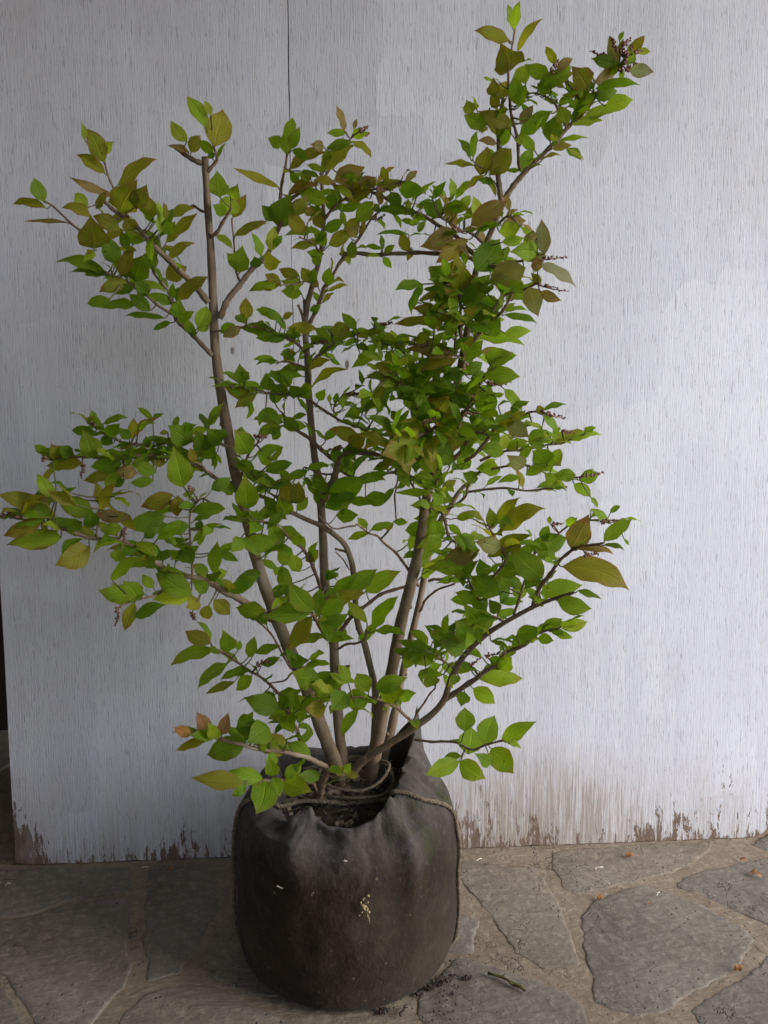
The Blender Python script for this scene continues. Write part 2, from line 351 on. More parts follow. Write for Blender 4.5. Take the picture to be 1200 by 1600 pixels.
# ------------------------------------------------------------------ ground and paving
g=MB(); n=60
for (x0,x1,y0,y1,k) in ((-6,6,-5,4,50),):
    vs=[];fs=[]
    for j in range(k+1):
        for i in range(k+1):
            vs.append((x0+(x1-x0)*i/k,y0+(y1-y0)*j/k,0))
    for j in range(k):
        for i in range(k): a=j*(k+1)+i; fs.append((a,a+1,a+k+2,a+k+1))
    g.add(vs,fs)
tag(g.build('paving_mortar',M['mortar']),kind='structure')
e=MB(); e.add([(-250,-250,-.02),(250,-250,-.02),(250,250,-.02),(-250,250,-.02)],[(0,1,2,3)])
tag(e.build('ground',M['mortar']),kind='structure')
STONES=[]
def rs(s,c): return [(640+x*.46667,1250+y*.46667) for x,y in s],c
def ls(s,c): return [(x*.375,1250+y*.375) for x,y in s],c
STONES+=[rs([(160,200),(260,217),(425,228),(500,340),(570,530),(560,555),(440,562),(350,512),(300,440),(215,330),(160,258)],'B'),
 rs([(475,178),(560,160),(1010,140),(1000,175),(940,217),(840,252),(700,290),(560,322),(520,300),(480,230)],'B'),
 rs([(570,390),(620,335),(790,290),(930,330),(1100,420),(1170,478),(1060,582),(880,692),(750,722),(620,682),(590,540)],'A'),
 rs([(895,272),(1000,232),(1200,192),(1420,170),(1500,300),(1450,520),(1200,422),(1000,332),(900,296)],'C'),
 rs([(935,705),(1060,622),(1200,522),(1420,560),(1500,900),(1300,980),(1040,860)],'C'),
 rs([(32,645),(90,582),(150,532),(240,542),(400,592),(520,642),(590,692),(615,790),(640,900),(300,1010),(50,940)],'A'),
 rs([(60,335),(145,366),(230,402),(212,510),(150,517),(60,510)],'C'),
 rs([(1140,148),(1200,108),(1330,100),(1380,150),(1200,172)],'C'),
 ls([(-150,520),(0,503),(280,442),(540,402),(553,560),(522,780),(430,880),(350,980),(190,1010),(20,740),(-120,660)],'A'),
 ls([(622,282),(800,262),(955,270),(965,360),(822,610),(740,722),(612,755),(602,560),(604,400)],'A'),
 ls([(-150,300),(60,288),(540,282),(543,372),(280,428),(100,482),(-140,500)],'A'),
 ls([(420,1010),(530,880),(622,800),(760,768),(900,770),(1020,850),(1300,960),(1400,1150),(1150,1260),(560,1230)],'B'),
 ls([(842,640),(968,400),(1100,380),(1400,420),(1500,640),(1300,830),(1050,820),(900,745)],'B'),
 ls([(-200,700),(-60,745),(0,770),(160,1020),(120,1230),(-220,1180)],'A')]
def stone_mesh(poly,z=0.0035):
    pts=[gnd(x,y) for x,y in poly]; return stone_world(pts,z)
def inset(P,d):
    n=len(P); out=[]
    for i in range(n):
        a,b,c=P[i-1],P[i],P[(i+1)%n]
        e1=(b-a).normalized(); e2=(c-b).normalized()
        n1=Vector((-e1.y,e1.x,0)); n2=Vector((-e2.y,e2.x,0)); m=(n1+n2)
        if m.length<1e-4: m=n1
        m.normalize(); out.append(b+m*min(d/max(.5,m.dot(n1)),d*1.6))
    return out
def area(P): return .5*sum(P[i-1].x*P[i].y-P[i].x*P[i-1].y for i in range(len(P)))
def stone_world(pts,z):
    if area(pts)<0: pts=pts[::-1]
    Q=[]; n=len(pts)
    for i in range(n):
        a=Vector(pts[i]); b=Vector(pts[(i+1)%n]); k=max(2,int((b-a).length/.007))
        for j in range(k):
            p=a.lerp(b,j/k)
            q=Vector((noise.noise(p*18+Vector((3,0,0))),noise.noise(p*18+Vector((0,7,0))),0))*.006
            q+=Vector((noise.noise(p*70),noise.noise(p*70+Vector((9,0,0))),0))*.0035+Vector((noise.noise(p*160),noise.noise(p*160+Vector((9,0,0))),0))*.0015
            Q.append(Vector((p.x,p.y,0))+q)
    mb=MB(); rings=[(0,-.001),(.0012,z*.45),(.003,z*.8),(.006,z)]
    vs=[];fs=[];m=len(Q)
    for d,zz in rings:
        for k,p in enumerate(inset(Q,d)): vs.append((p.x,p.y,zz+ (.0012*noise.noise(p*30) if zz>0 else 0)))
    for r_ in range(len(rings)-1):
        for k in range(m):
            a=r_*m+k; b=r_*m+(k+1)%m; fs.append((a,b,b+m,a+m))
    fs.append(tuple(range((len(rings)-1)*m,len(rings)*m)))
    mb.add(vs,fs); return mb
pav=tag(empty('flagstone_paving',(0,1,0)),kind='structure')
random.seed(4)
traced=[]
for poly,c in STONES:
    P=[gnd(x,y) for x,y in poly]; traced.append(P)
    stone_world(P,random.uniform(.0010,.0024)).build('flagstone',M['stone'+c],pav,base=sum(P,Vector())/len(P))
# the rest of the terrace: irregular stones as Voronoi cells outside the traced area
seeds=[]
for _ in range(4000):
    p=Vector((random.uniform(-2.2,2.2),random.uniform(-.6,1.6),0))
    if all((p-q).length>.24 for q in seeds): seeds.append(p)
allp=[p for P in traced for p in P]
def inside(p,P):
    c=False
    for i in range(len(P)):
        a,b=P[i-1],P[i]
        if (a.y>p.y)!=(b.y>p.y) and p.x<(b.x-a.x)*(p.y-a.y)/(b.y-a.y)+a.x: c=not c
    return c
FL=[gnd(-30,1300),gnd(1230,1300),gnd(1230,1640),gnd(-30,1640)]
for s in seeds:
    C=[s+Vector(v) for v in ((-.3,-.3,0),(.3,-.3,0),(.3,.3,0),(-.3,.3,0))]
    for q in seeds:
        if q is s or (q-s).length>.7: continue
        mid=(s+q)/2; d=(q-s); out=[]
        for i in range(len(C)):
            a,b=C[i-1],C[i]; da=(a-mid).dot(d); db=(b-mid).dot(d)
            if (da<=0)!=(db<=0): out.append(a.lerp(b,da/(da-db)))
            if db<=0: out.append(b)
        C=out
        if not C: break
    if len(C)<3: continue
    P=[s+(c-s)*.93 for c in C]
    if any(inside(p,T) for p in P+[s] for T in traced) or any(inside(p,P) for p in allp) or any(inside(p,FL) for p in P+[s]): continue
    stone_world(P,.004).build('flagstone',M['stone'+random.choice('AABC')],pav,base=s)

# ------------------------------------------------------------------ board
random.seed(21)
T=.018; H=1.9
def bp(x,y,z): return BM@Vector((x,y,z))
root=empty('plywood_board',bl); tag(root,'large weathered white painted plywood board leaning upright behind the shrub','board')
# front face outline: slightly chewed foot and worn lower right corner
def foot(x):
    z=.0015+.0022*(noise.noise(Vector((x*25,0,5))))+.0010*noise.noise(Vector((x*90,3,0)))
    d=BW-x
    if d<.03: z+= .020*(1-d/.03)**2.2
    if x<.012: z+=.004*(1-x/.012)
    return max(0,z)
xs=[BW*i/260 for i in range(261)]
zs=[0,.003,.01,.03,.08]+[.08+(H-.08)*i/20 for i in range(1,21)]
def edgex(x,z):
    if x==0: return .0018*noise.noise(Vector((z*30,1,1)))+.001*noise.noise(Vector((z*120,1,4)))
    if x==xs[-1]: return BW+.002*noise.noise(Vector((z*30,8,1)))+(-.004*max(0,1-z/.06))
    return x
mb=MB(); vs=[];fs=[]
for z in zs:
    for x in xs:
        f=foot(x); zz=f+(z)*(1-f/H) if z<H else H
        vs.append((edgex(x,zz),0,zz))
nx=len(xs)
for j in range(len(zs)-1):
    for i in range(nx-1): a=j*nx+i; fs.append((a,a+1,a+nx+1,a+nx))
mb.add(vs,fs)
mb2=MB(); vs2=[(v[0],T,v[2]) for v in vs]
ring=[i for i in range(nx)]+[j*nx+nx-1 for j in range(1,len(zs))]+[(len(zs)-1)*nx+i for i in range(nx-2,-1,-1)]+[j*nx for j in range(len(zs)-2,0,-1)]
ev=[vs[i] for i in ring]+[(vs[i][0],T,vs[i][2]) for i in ring]; m_=len(ring)
mb2.add(ev,[(k,k+m_,(k+1)%m_+m_,(k+1)%m_) for k in range(m_)])
mb2.add([(0,T,0),(BW,T,0),(BW,T,H),(0,T,H)],[(3,2,1,0)])
rot=BM.to_3x3().to_euler()
for (b_,nme,mm) in ((mb,'painted_face',M['board']),(mb2,'bare_edge',M['woodedge'])):
    o=b_.build(nme,mm,None); o.parent=root; o.rotation_euler=rot; o.location=(0,0,0)

# ------------------------------------------------------------------ things behind and beside: house wall, post, rocks; added unseen walls and roof that shape the light
def box(mb,x0,x1,y0,y1,z0,z1):
    mb.add([(x0,y0,z0),(x1,y0,z0),(x1,y1,z0),(x0,y1,z0),(x0,y0,z1),(x1,y0,z1),(x1,y1,z1),(x0,y1,z1)],
      [(3,2,1,0),(4,5,6,7),(0,1,5,4),(1,2,6,5),(2,3,7,6),(3,0,4,7)])
b_=MB(); box(b_,-2.2,2.6,1.62,1.75,0,2.6)
tag(b_.build('house_wall',M['darkwall'],smooth=False,base=(0,1.68,0)),'dark brown house wall in shade behind the leaning white board','wall')
b_=MB(); box(b_,-.83,-.72,1.44,1.53,.36,2.6)
tag(b_.build('timber_post',M['redwood'],smooth=False,base=(-.77,1.5,.36)),'dark red timber post just past the left edge of the board','post')
def rock(c,r,seed):
    mb=MB(); vs=[];fs=[];a_,b2=22,14
    for j in range(b2+1):
        for i in range(a_):
            th=pi*j/b2; ph=2*pi*i/a_; d=Vector((sin(th)*cos(ph),sin(th)*sin(ph),cos(th)))
            k=1+.28*noise.noise(d*1.6+Vector((seed,0,0)))+.10*noise.noise(d*5+Vector((0,seed,0)))
            vs.append((c[0]+d.x*r[0]*k,c[1]+d.y*r[1]*k,max(-.005,c[2]+d.z*r[2]*k)))
    for j in range(b2):
        for i in range(a_): p=j*a_+i; q=j*a_+(i+1)%a_; fs.append((p,p+a_,q+a_,q))
    mb.add(vs,fs); return mb
tag(rock((-.83,1.38,.06),(.10,.09,.11),3).build('garden_rock',M['rock'],base=(-.83,1.38,0)),'dark rounded rock on the floor at the lower left behind the board','rock')
tag(rock((-.80,1.40,.26),(.09,.08,.09),8).build('garden_rock',M['rock'],base=(-.80,1.40,.17)),'dark rock stacked on the rounded one beside the board','rock')
b_=MB(); box(b_,-1.2,-1.08,-2.0,1.62,0,2.3)  # added unseen wall, makes the left side darker
tag(b_.build('left_light_blocker',M['plaster'],smooth=False,base=(-1.14,0,0)),'grey plaster wall added out of view to darken the left side','wall')
b_=MB(); box(b_,-1.2,-.15,-1.25,-1.12,0,2.3)  # added wall behind the camera, cuts light from the front left
tag(b_.build('rear_light_blocker',M['plaster'],smooth=False,base=(-.7,-1.2,0)),'grey plaster wall added behind the viewer to block light from the front left','wall')
b_=MB(); box(b_,1.6,1.72,-1.7,-.25,0,2.3)  # added unseen wall, shades the left part but not the right
tag(b_.build('right_light_blocker',M['plaster'],smooth=False,base=(1.66,-1,0)),'grey plaster wall added out of view on the right to keep sun off the left part','wall')
b_=MB(); box(b_,-1.3,2.1,-1.3,1.9,2.3,2.38)  # added unseen roof, holds back light from above
tag(b_.build('roof_light_blocker',M['blocker_wood'],smooth=False,base=(0,1,2.3)),'timber roof added out of view overhead to block light from above','roof')

# ------------------------------------------------------------------ grow bag
random.seed(5)
BC=Vector((-.050,PY-.025,0)); 
bag=empty('grow_bag',BC); tag(bag,'round black fabric grow bag with crumpled collar standing on the paving','plant pot')
RB=.149
def lerp_tab(tab,x):
    for i in range(len(tab)-1):
        if tab[i][0]<=x<=tab[i+1][0]:
            t=(x-tab[i][0])/(tab[i+1][0]-tab[i][0]); t=t*t*(3-2*t)
            return [a+(b-a)*t for a,b in zip(tab[i][1:],tab[i+1][1:])]
    return list(tab[-1][1:])
# collar by angle (degrees, -90 faces the camera): lip radius, lip height
LIP=[(-180,.090,.226),(-160,.092,.222),(-140,.104,.218),(-128,.112,.226),(-120,.112,.240),(-112,.106,.252),(-107,.109,.240),(-98,.114,.234),(-84,.115,.233),(-74,.117,.240),(-66,.118,.250),(-60,.116,.266),
     (-54,.108,.256),(-44,.090,.244),(-30,.080,.246),(-10,.078,.252),(10,.086,.262),(24,.102,.282),(34,.120,.310),(42,.126,.280),(60,.112,.244),(80,.106,.224),(100,.104,.214),(120,.112,.226),(136,.126,.246),(146,.126,.250),(160,.106,.236),(180,.090,.226)]
def bagpt(th,s):
    """th degrees; s 0..1 foot->shoulder, 1..2 shoulder->lip, 2..3 inside down"""
    lr,lz=lerp_tab(LIP,th); a=R(th)
    prof=[(0,.0,.000),(.06,.085,.000),(.12,.130,.001),(.18,.1415,.009),(.26,.1470,.026),(.36,.1495,.056),(.5,.1495,.100),(.65,.1500,.138),(.76,.1485,.165),(.86,.1450,.187),(.94,.1395,.203),(1.0,.1325,.215)]
    if s<=1:
        for i in range(len(prof)-1):
            if prof[i][0]<=s<=prof[i+1][0]:
                t=(s-prof[i][0])/(prof[i+1][0]-prof[i][0]); r=prof[i][1]+(prof[i+1][1]-prof[i][1])*t; z=prof[i][2]+(prof[i+1][2]-prof[i][2])*t; break
    elif s<=2:
        t=s-1; e=t*t*(3-2*t)*.5+t*.5
        r=.1325+(lr-.1325)*t; z=.215+(lz-.215)*e+.006*sin(pi*t)*(1 if lz<.25 else .2)
    else:
        t=s-2; r=lr-.004-.004*min(1,t*4)-.006*t; z=lz-.001-(lz-.185)*t
    p=Vector((cos(a)*r,sin(a)*r,z))
    out=Vector((cos(a),sin(a),.35)).normalized()
    d=0
    def g_(t0,s0,wt,ws): 
        dt=(th-t0+180)%360-180
        return math.exp(-(dt/wt)**2-((s-s0)/ws)**2)
    if s<2.001:
        d+=.015*g_(-113,1.12,6,.30)-.008*g_(-101,1.3,10,.3)+.014*g_(-55,1.15,4.5,.42)-.012*g_(-43,1.3,7,.3)-.008*g_(-72,1.35,11,.3)
        d+=.008*g_(-126,1.02,16,.14)-.007*g_(-128,1.35,9,.25)
        # crease running down from the collar
        q=noise.noise(Vector((cos(a)*2.2,sin(a)*2.2,z*11)))*.0018*min(1,s*2)-.0022*abs(noise.noise(Vector((cos(a)*3+4,sin(a)*3,z*7+a*.2))))**.6*min(1,s*2) + noise.noise(Vector((cos(a)*6,sin(a)*6,z*30)))*.0018*min(1,s*2)
        d+=-.0022*math.exp(-(((th+84-8*sin(z*40))/1.6)**2))*max(0,min(1,(s-.55)*5))*max(0,min(1,(1.5-s)*3)); fr=(noise.noise(Vector((cos(a)*7,sin(a)*7,z*4+5)))*.006-abs(noise.noise(Vector((cos(a)*11,sin(a)*11,z*14))))*.006)*max(0,min(1,(s-.9)*2)); d+=q+fr
    p=p+out*d
    if s<.15: p.z=max(p.z,0)
    return BC+p
def shell(s0,s1,ns,nth=220,th0=-180,th1=180,off=0):
    mb=MB(); vs=[];fs=[];uv=[]
    for j in range(ns+1):
        s=s0+(s1-s0)*j/ns
        for i in range(nth+1):
            th=th0+(th1-th0)*i/nth; vs.append(bagpt(th if th<180 else 179.999,s)); uv.append((R(th)*.15,s*.25 if s<1 else .25+(s-1)*.07))
    for j in range(ns):
        for i in range(nth): a=j*(nth+1)+i; fs.append((a,a+1,a+nth+2,a+nth+1))
    mb.add(vs,fs,0,uv); return mb
shell(0,1,70).build('bag_body',M['fabric'],bag,base=BC)
c_=shell(1,3,60); c_.build('collar',M['fabric'],bag,base=BC)
# soil inside
mb=MB(); vs=[];fs=[];nr,na=26,64
for j in range(nr+1):
    for i in range(na):
        a=2*pi*i/na; r_=.124*j/nr; x,y=cos(a)*r_,sin(a)*r_
        z=.205+.010*noise.noise(Vector((x*30,y*30,0)))+.005*noise.noise(Vector((x*110,y*110,3)))+.012*math.exp(-(r_/.05)**2)
        vs.append((BC.x+x,BC.y+y,z))
for j in range(nr):
    for i in range(na): p=j*na+i; q=j*na+(i+1)%na; fs.append((p,p+na,q+na,q))
mb.add(vs,fs); mb.build('soil',M['soil'],bag,base=BC+Vector((0,0,.19)))
# litter on the soil (bark bits, roots)
mb=MB()
for _ in range(150):
    a=random.uniform(0,2*pi); r_=.10*sqrt(random.random()); p=BC+Vector((cos(a)*r_,sin(a)*r_,.214+.012*math.exp(-(r_/.05)**2)))
    d=Vector((random.uniform(-1,1),random.uniform(-1,1),random.uniform(-.2,.5))).normalized()*random.uniform(.003,.012)
    if random.random()<.5:
        q=p+d; tube(mb,[p-d,p+Vector((0,0,.002)),q],[.0006]*3,4,0)
    else:
        s=d.orthogonal().normalized()*.003; mb.add([p-d-s,p+d-s,p+d+s,p-d+s,p+Vector((0,0,.0025))],[(0,1,4),(1,2,4),(2,3,4),(3,0,4)],0)
tag(mb.build('soil_litter',M['rope'],bag,base=BC+Vector((0,0,.2))),kind='stuff')

# ------------------------------------------------------------------ rope
def rope(mb,pts,r=.0030,pitch=.017,n=6):
    P=catmull([tuple(p) for p in pts],n); 
    # resample
    D=[0]
    for i in range(1,len(P)): D.append(D[-1]+(Vector(P[i])-Vector(P[i-1])).length)
    L=D[-1]; k=max(4,int(L/.0022)); Q=[];j=0
    for i in range(k+1):
        s=L*i/k
        while j<len(D)-2 and D[j+1]<s: j+=1
        Q.append(Vector(P[j]).lerp(Vector(P[j+1]),(s-D[j])/max(1e-9,D[j+1]-D[j])))
    up=Vector((0,0,1)); strands=[[],[],[]]
    for i,q in enumerate(Q):
        t=(Q[min(i+1,k)]-Q[max(i-1,0)]).normalized(); up=(up-t*up.dot(t)); up=up.normalized() if up.length>1e-5 else t.orthogonal().normalized(); s_=t.cross(up)
        for m in range(3):
            a=2*pi*(L*i/k)/pitch+m*2*pi/3
            strands[m].append(q+(up*cos(a)+s_*sin(a))*r*.52)
        if random.random()<.8:
            a=random.uniform(0,2*pi); f=q+(up*cos(a)+s_*sin(a))*r; g2=f+(up*cos(a)+s_*sin(a))*random.uniform(.001,.006)+t*random.uniform(-.007,.007)
            tube(mb,[f,(f+g2)/2+up*.0005,g2],[.00028,.00025,.0001],3,0)
    for st in strands: tube(mb,st,[r*.62*(1+.12*noise.noise(p*200)) for p in st],6,0)
random.seed(8)
mb=MB()
def side(th,s,out=.003):
    p=bagpt(th,s); o=Vector((cos(R(th)),sin(R(th)),0)); return p+o*out
left=[side(-172,x) for x in (.12,.2,.35,.5,.65,.8,.92)]+[side(-168,1.03,.004)+Vector((0,0,.002)),bagpt(-163,1.35)+Vector((0,0,.005)),bagpt(-156,1.7)+Vector((0,0,.005)),bagpt(-150,2.0)+Vector((.004,0,.003))]
mid=[at(470,1252,.062),at(500,1252,.060),at(540,1255,.055),at(580,1252,.055),at(612,1249,.058)]
mid2=[bagpt(-40,2.0)+Vector((-.003,0,.003)),bagpt(-35,1.7)+Vector((0,0,.004)),bagpt(-27,1.35)+Vector((0,0,.004)),bagpt(-17,1.08)+Vector((.002,0,.004))]
right=[side(-10,x) for x in (.93,.8,.7,.55,.4,.28,.2,.12)]
rope(mb,left+mid+mid2+right,.0027,.015)
rp=mb.build('rope',M['rope'],base=at(520,1255,.06)); tag(rp,'straw coloured twisted rope tied over the bag and round the stems','rope')
# coils around the stems
mb=MB(); sc=at(548,1228,0)
for k in range(2):
    z0=.236+.010*k-.004; c0=BC+Vector((.012,.005-.004*k,z0)); rr=.043+.005*(k==0)
    pts=[]
    for i in range(25):
        a=2*pi*i/24+.5; pts.append(c0+Vector((cos(a)*rr*(1.05),sin(a)*rr*.8,.009*sin(a*1+k)+.003*sin(3*a+k*2))))
    rope(mb,pts,.0020,.011,3)
o=mb.build('rope_coil',M['rope'],rp,base=sc)

# ------------------------------------------------------------------ shrub: stems and branches traced, depth d = metres in front of the middle
# kind, points (px,py,d), radius from..to (px of the 1200 px picture)
A_=lambda x,y:(x*.375,100+y*.375)
B_=lambda x,y:(350+x/3,130+y/3)
C_=lambda x,y:(600+x*.375,y*.375)
D_=lambda x,y:(x*.375,600+y*.375)
E_=lambda x,y:(350+x*.3436,550+y*.3436)
F_=lambda x,y:(600+x*.375,450+y*.375)
G_=lambda x,y:(230+x*.51667,900+y*.51667)
CR=dict(A=A_,B=B_,C=C_,D=D_,E=E_,F=F_,G=G_,P=lambda x,y:(x,y))
BR=[]  # dict(kind,pts,r)
def br(kind,crop,pts,d0,d1,r0,r1,label=None,fill=0,size=46,tones='ggd'):
    f=CR[crop]; n=len(pts); out=[]
    for i,(x,y) in enumerate(pts):
        px,py=f(x,y); out.append((px,py,d0+(d1-d0)*i/(n-1)))
    BR.append(dict(kind=kind,pts=out,r0=r0,r1=r1,label=label,fill=fill,size=size,tones=tones))
br('stem','P',[(533,1235),(524,1195),(500,1130),(468,1050),(440,985),(410,905),(385,810),(362,710),(345,610),(336,540),(333,470),(330,400),(325,330),(320,245)],.0,.05,14.5,6.5,'thickest stem, bare and cut off flat at the top')
br('stem','P',[(542,1240),(536,1190),(530,1140),(524,1060),(520,985),(508,915),(505,850),(500,770),(490,700),(483,620),(480,560),(477,500),(487,450),(500,400),(506,350),(503,290),(502,262)],-.01,-.03,11.5,3)
br('stem','P',[(582,1225),(584,1170),(586,1110),(585,1072),(570,1007),(558,969),(553,900),(547,870),(537,849),(515,830),(498,820),(463,804),(419,780),(401,773),(372,757)],-.015,.02,7.5,3.5)
br('stem','P',[(574,1232),(585,1180),(598,1110),(612,1050),(625,980),(640,920),(652,870),(660,820),(668,770),(686,710),(706,640),(722,560),(735,490),(742,430),(763,372),(788,316)],-.005,.05,14,4.8)
br('stem','P',[(588,1232),(604,1170),(620,1100),(625,1072),(642,997),(656,938),(668,876),(682,825),(701,795),(712,776),(724,761),(746,746)],-.03,-.03,9,3.5)
br('stem','P',[(548,1212),(566,1190),(600,1167),(650,1135),(690,1100),(705,1060),(725,1025),(755,995),(790,972),(830,950),(862,937),(896,926)],.02,.16,8,3.2,'stem bent low to the right')
# upper left
br('branch','A',[(885,1215),(830,1155),(770,1100),(730,1050),(705,970),(690,930),(645,865)],.04,.05,3.6,1.5,fill=6,size=34)
br('branch','A',[(730,1050),(640,990),(560,930),(500,890),(440,860)],.05,.09,2,1,fill=6,size=38,tones='dgg')
br('branch','A',[(868,995),(790,900),(680,790),(610,720),(560,680),(500,625),(430,570)],.045,.07,4.6,2.2,fill=6,size=36,tones='og')
br('branch','A',[(545,665),(490,550),(455,470),(430,405)],.07,.08,2.2,1.3,tones='o')
br('branch','A',[(500,640),(400,690),(325,685),(210,590),(150,555)],.07,.10,2,1.2,tones='o')
br('branch','A',[(840,415),(790,385),(720,350)],.05,.05,3.8,2.4)
br('branch','A',[(868,450),(905,400),(890,345)],.05,.055,3,1.4)
br('branch','A',[(850,615),(800,588)],.05,.03,2,1.6)
br('branch','A',[(880,720),(940,650),(960,600)],.05,.07,2.8,1.5)
br('branch','A',[(1000,905),(985,850),(972,770),(965,640)],.03,.035,1.7,1.1)
br('branch','A',[(915,1060),(950,985),(1000,920),(1060,850),(1120,780),(1180,650),(1210,600)],.045,.02,4.4,2.6,fill=3,size=30)
br('branch','B',[(265,660),(310,560),(380,500),(470,440),(560,300),(610,240)],.02,.03,2.6,1.1,fill=5,size=36,tones='obg')
br('branch','B',[(262,545),(275,440),(298,330)],.02,.03,2.3,1.4)
br('branch','A',[(880,1120),(930,1110),(985,1110)],.05,.07,1.6,1)
# upper middle
br('branch','B',[(395,1180),(370,1090),(345,1040)],-.025,-.02,2.4,1.5)
br('branch','B',[(385,1170),(378,1100),(375,1010)],-.025,-.03,2.6,2)
br('branch','B',[(400,1130),(430,1060),(480,950),(545,840),(600,760),(680,650),(760,570)],-.025,.0,2.8,1,fill=9,size=36,tones='obg')
br('branch','B',[(470,640),(520,580),(620,520),(720,490),(850,465)],-.02,.03,2.2,1,fill=8,size=36,tones='obg')
br('branch','B',[(455,800),(400,740),(350,720)],-.02,.03,1.6,.8,fill=2,size=34)
br('branch','B',[(545,800),(620,797),(760,796),(930,795),(1100,800),(1180,830)],-.02,.03,2.4,3)
br('branch','B',[(660,500),(720,520),(860,590),(950,640),(1050,690),(1130,760),(1190,840)],.0,.05,1.8,3,fill=9,size=38,tones='gdo')
br('branch','B',[(430,955),(370,930),(270,940)],-.02,.03,1.4,.8,fill=2,size=30)
br('branch','B',[(375,1255),(340,1225),(290,1190),(180,1150),(80,1140)],-.02,.05,2,.9,fill=9,size=34,tones='dg')
br('branch','B',[(410,1315),(450,1270),(510,1225),(600,1185),(700,1150),(765,1130)],-.03,.03,2,.8,fill=9,size=34,tones='dgg')
br('branch','B',[(405,1420),(390,1340),(300,1300),(245,1310)],-.02,.04,1.6,.8,fill=3,size=34)
br('branch','E',[(400,220),(330,200),(230,190),(130,170),(30,160)],-.02,.06,2,.9,fill=12,size=36,tones='dg')
br('branch','E',[(680,385),(620,340),(520,310),(440,250),(395,215)],.0,-.02,1.4,2,fill=2,size=30)
br('branch','E',[(520,320),(500,250),(540,200)],-.02,.0,1,.6,fill=4,size=22,tones='lg')
# middle
br('branch','E',[(445,690),(490,590),(505,520),(535,475),(600,465),(700,470),(760,500)],-.01,.03,5,2,fill=5,size=40,tones='d')
br('branch','E',[(505,495),(430,430),(350,370),(290,310),(260,270)],-.01,.02,3,1.4,fill=4,size=34)
br('branch','E',[(495,600),(560,578),(640,577),(700,572),(800,545),(870,580)],-.01,.03,3.2,1.6,fill=3,size=36,tones='d')
br('branch','E',[(510,560),(440,545),(365,525)],-.01,.02,1.6,1)
br('branch','E',[(505,520),(560,560),(640,575)],-.01,.0,1.8,1.3)
br('branch','E',[(590,560),(592,480)],-.01,.0,1,.7)
br('branch','E',[(240,660),(185,625),(150,580),(120,540)],.01,.05,1.5,1,fill=3,size=38)
br('branch','E',[(440,1075),(400,970),(350,890),(270,810),(200,780),(130,760)],-.01,.06,2.5,1.6,fill=8,size=44,tones='g')
br('branch','E',[(460,1060),(450,1120),(440,1190),(420,1230)],.0,.12,2.2,1.6,fill=2,size=50)
br('branch','E',[(510,1310),(450,1270),(405,1190)],.0,.13,3.4,2.2,fill=3,size=52)
br('branch','E',[(600,790),(520,800),(470,770)],.0,.03,1.3,1)
br('branch','E',[(885,1065),(830,980),(770,905),(700,850),(655,820),(600,780)],.0,.08,2.2,1.2)
br('branch','E',[(525,1275),(570,1220),(640,1160),(730,1095),(840,1065)],-.01,-.01,3,2)
br('branch','E',[(520,1350),(570,1325),(625,1315),(650,1270)],-.01,.06,1.8,1.3)
br('branch','E',[(520,1438),(575,1430)],-.01,.0,2.2,1.4)
br('branch','E',[(580,930),(545,905),(508,898)],-.01,.01,1.8,1.6)
br('branch','E',[(570,990),(540,940),(510,905)],-.01,.02,1,.8)
br('branch','E',[(540,860),(480,795),(430,740)],-.01,.03,1.4,.9)
br('branch','E',[(930,1042),(990,1038),(1040,1018)],-.02,.0,2.1,1.4)
br('branch','E',[(890,1180),(925,1130),(965,1085),(1045,1050)],-.02,.03,1.8,1.3)
# dense crown right of the middle
br('branch','F',[(330,520),(250,560),(180,600),(100,640),(30,650)],.03,.12,2.6,1.2,fill=14,size=52,tones='gdo')
br('branch','F',[(290,640),(220,560),(150,450),(80,400),(10,370)],.03,.08,2.6,1,fill=16,size=44,tones='dg')
br('branch','F',[(300,600),(340,520),(370,450),(420,370),(460,330)],.04,.10,2.4,1,fill=14,size=44,tones='gd')
br('branch','F',[(280,660),(200,700),(100,720),(30,770)],.03,.08,2.6,1,fill=10,size=42,tones='d')
br('branch','F',[(330,350),(325,230),(315,100),(310,20)],.05,.09,2.8,1.6,fill=4,size=46,tones='go')
br('branch','F',[(298,270),(296,180),(300,85)],.05,.08,2,1.2)
br('branch','F',[(350,320),(300,280),(200,250),(100,235)],.05,.10,2,1,fill=8,size=46,tones='gd')
br('branch','F',[(350,260),(410,180),(470,120),(540,30)],.05,.08,3,1.6,fill=12,size=42,tones='gld')
br('branch','F',[(200,430),(120,320),(60,250),(0,230)],.02,.02,1.8,.8,fill=14,size=38,tones='glg')
br('branch','F',[(280,720),(330,665),(380,600),(440,610)],.03,.06,3,1.2,fill=8,size=40,tones='gd')
br('branch','F',[(340,720),(380,690),(440,610),(520,560),(620,515),(690,520)],.03,.10,2.6,1.2,fill=4,size=38)
br('branch','F',[(400,720),(500,680),(620,665),(740,640),(850,600)],.02,.06,2,.9,fill=6,size=38,tones='gld')
br('branch','F',[(370,780),(480,745),(600,740),(720,790),(820,785)],.02,.07,1.8,1,fill=6,size=38,tones='gl')
br('branch','F',[(320,850),(420,842),(520,838),(640,840),(760,825)],-.02,.04,1.9,1.2,fill=3,size=34)
br('branch','F',[(270,920),(340,870),(360,800),(410,760)],-.02,.03,2,1,fill=6,size=34,tones='gl')
br('branch','F',[(180,960),(215,850),(225,800)],.0,.09,2.6,2,fill=4,size=40,tones='l')
br('branch','F',[(190,900),(250,950),(270,1040),(300,1060)],.0,.08,2.4,1.6,fill=10,size=42,tones='lg')
br('branch','F',[(150,880),(110,810),(60,770),(40,870)],.0,.04,1.6,1,fill=3,size=30)
br('branch','C',[(420,1020),(350,960),(310,950),(240,900)],.05,.08,2,1.2,fill=5,size=40,tones='gdo')
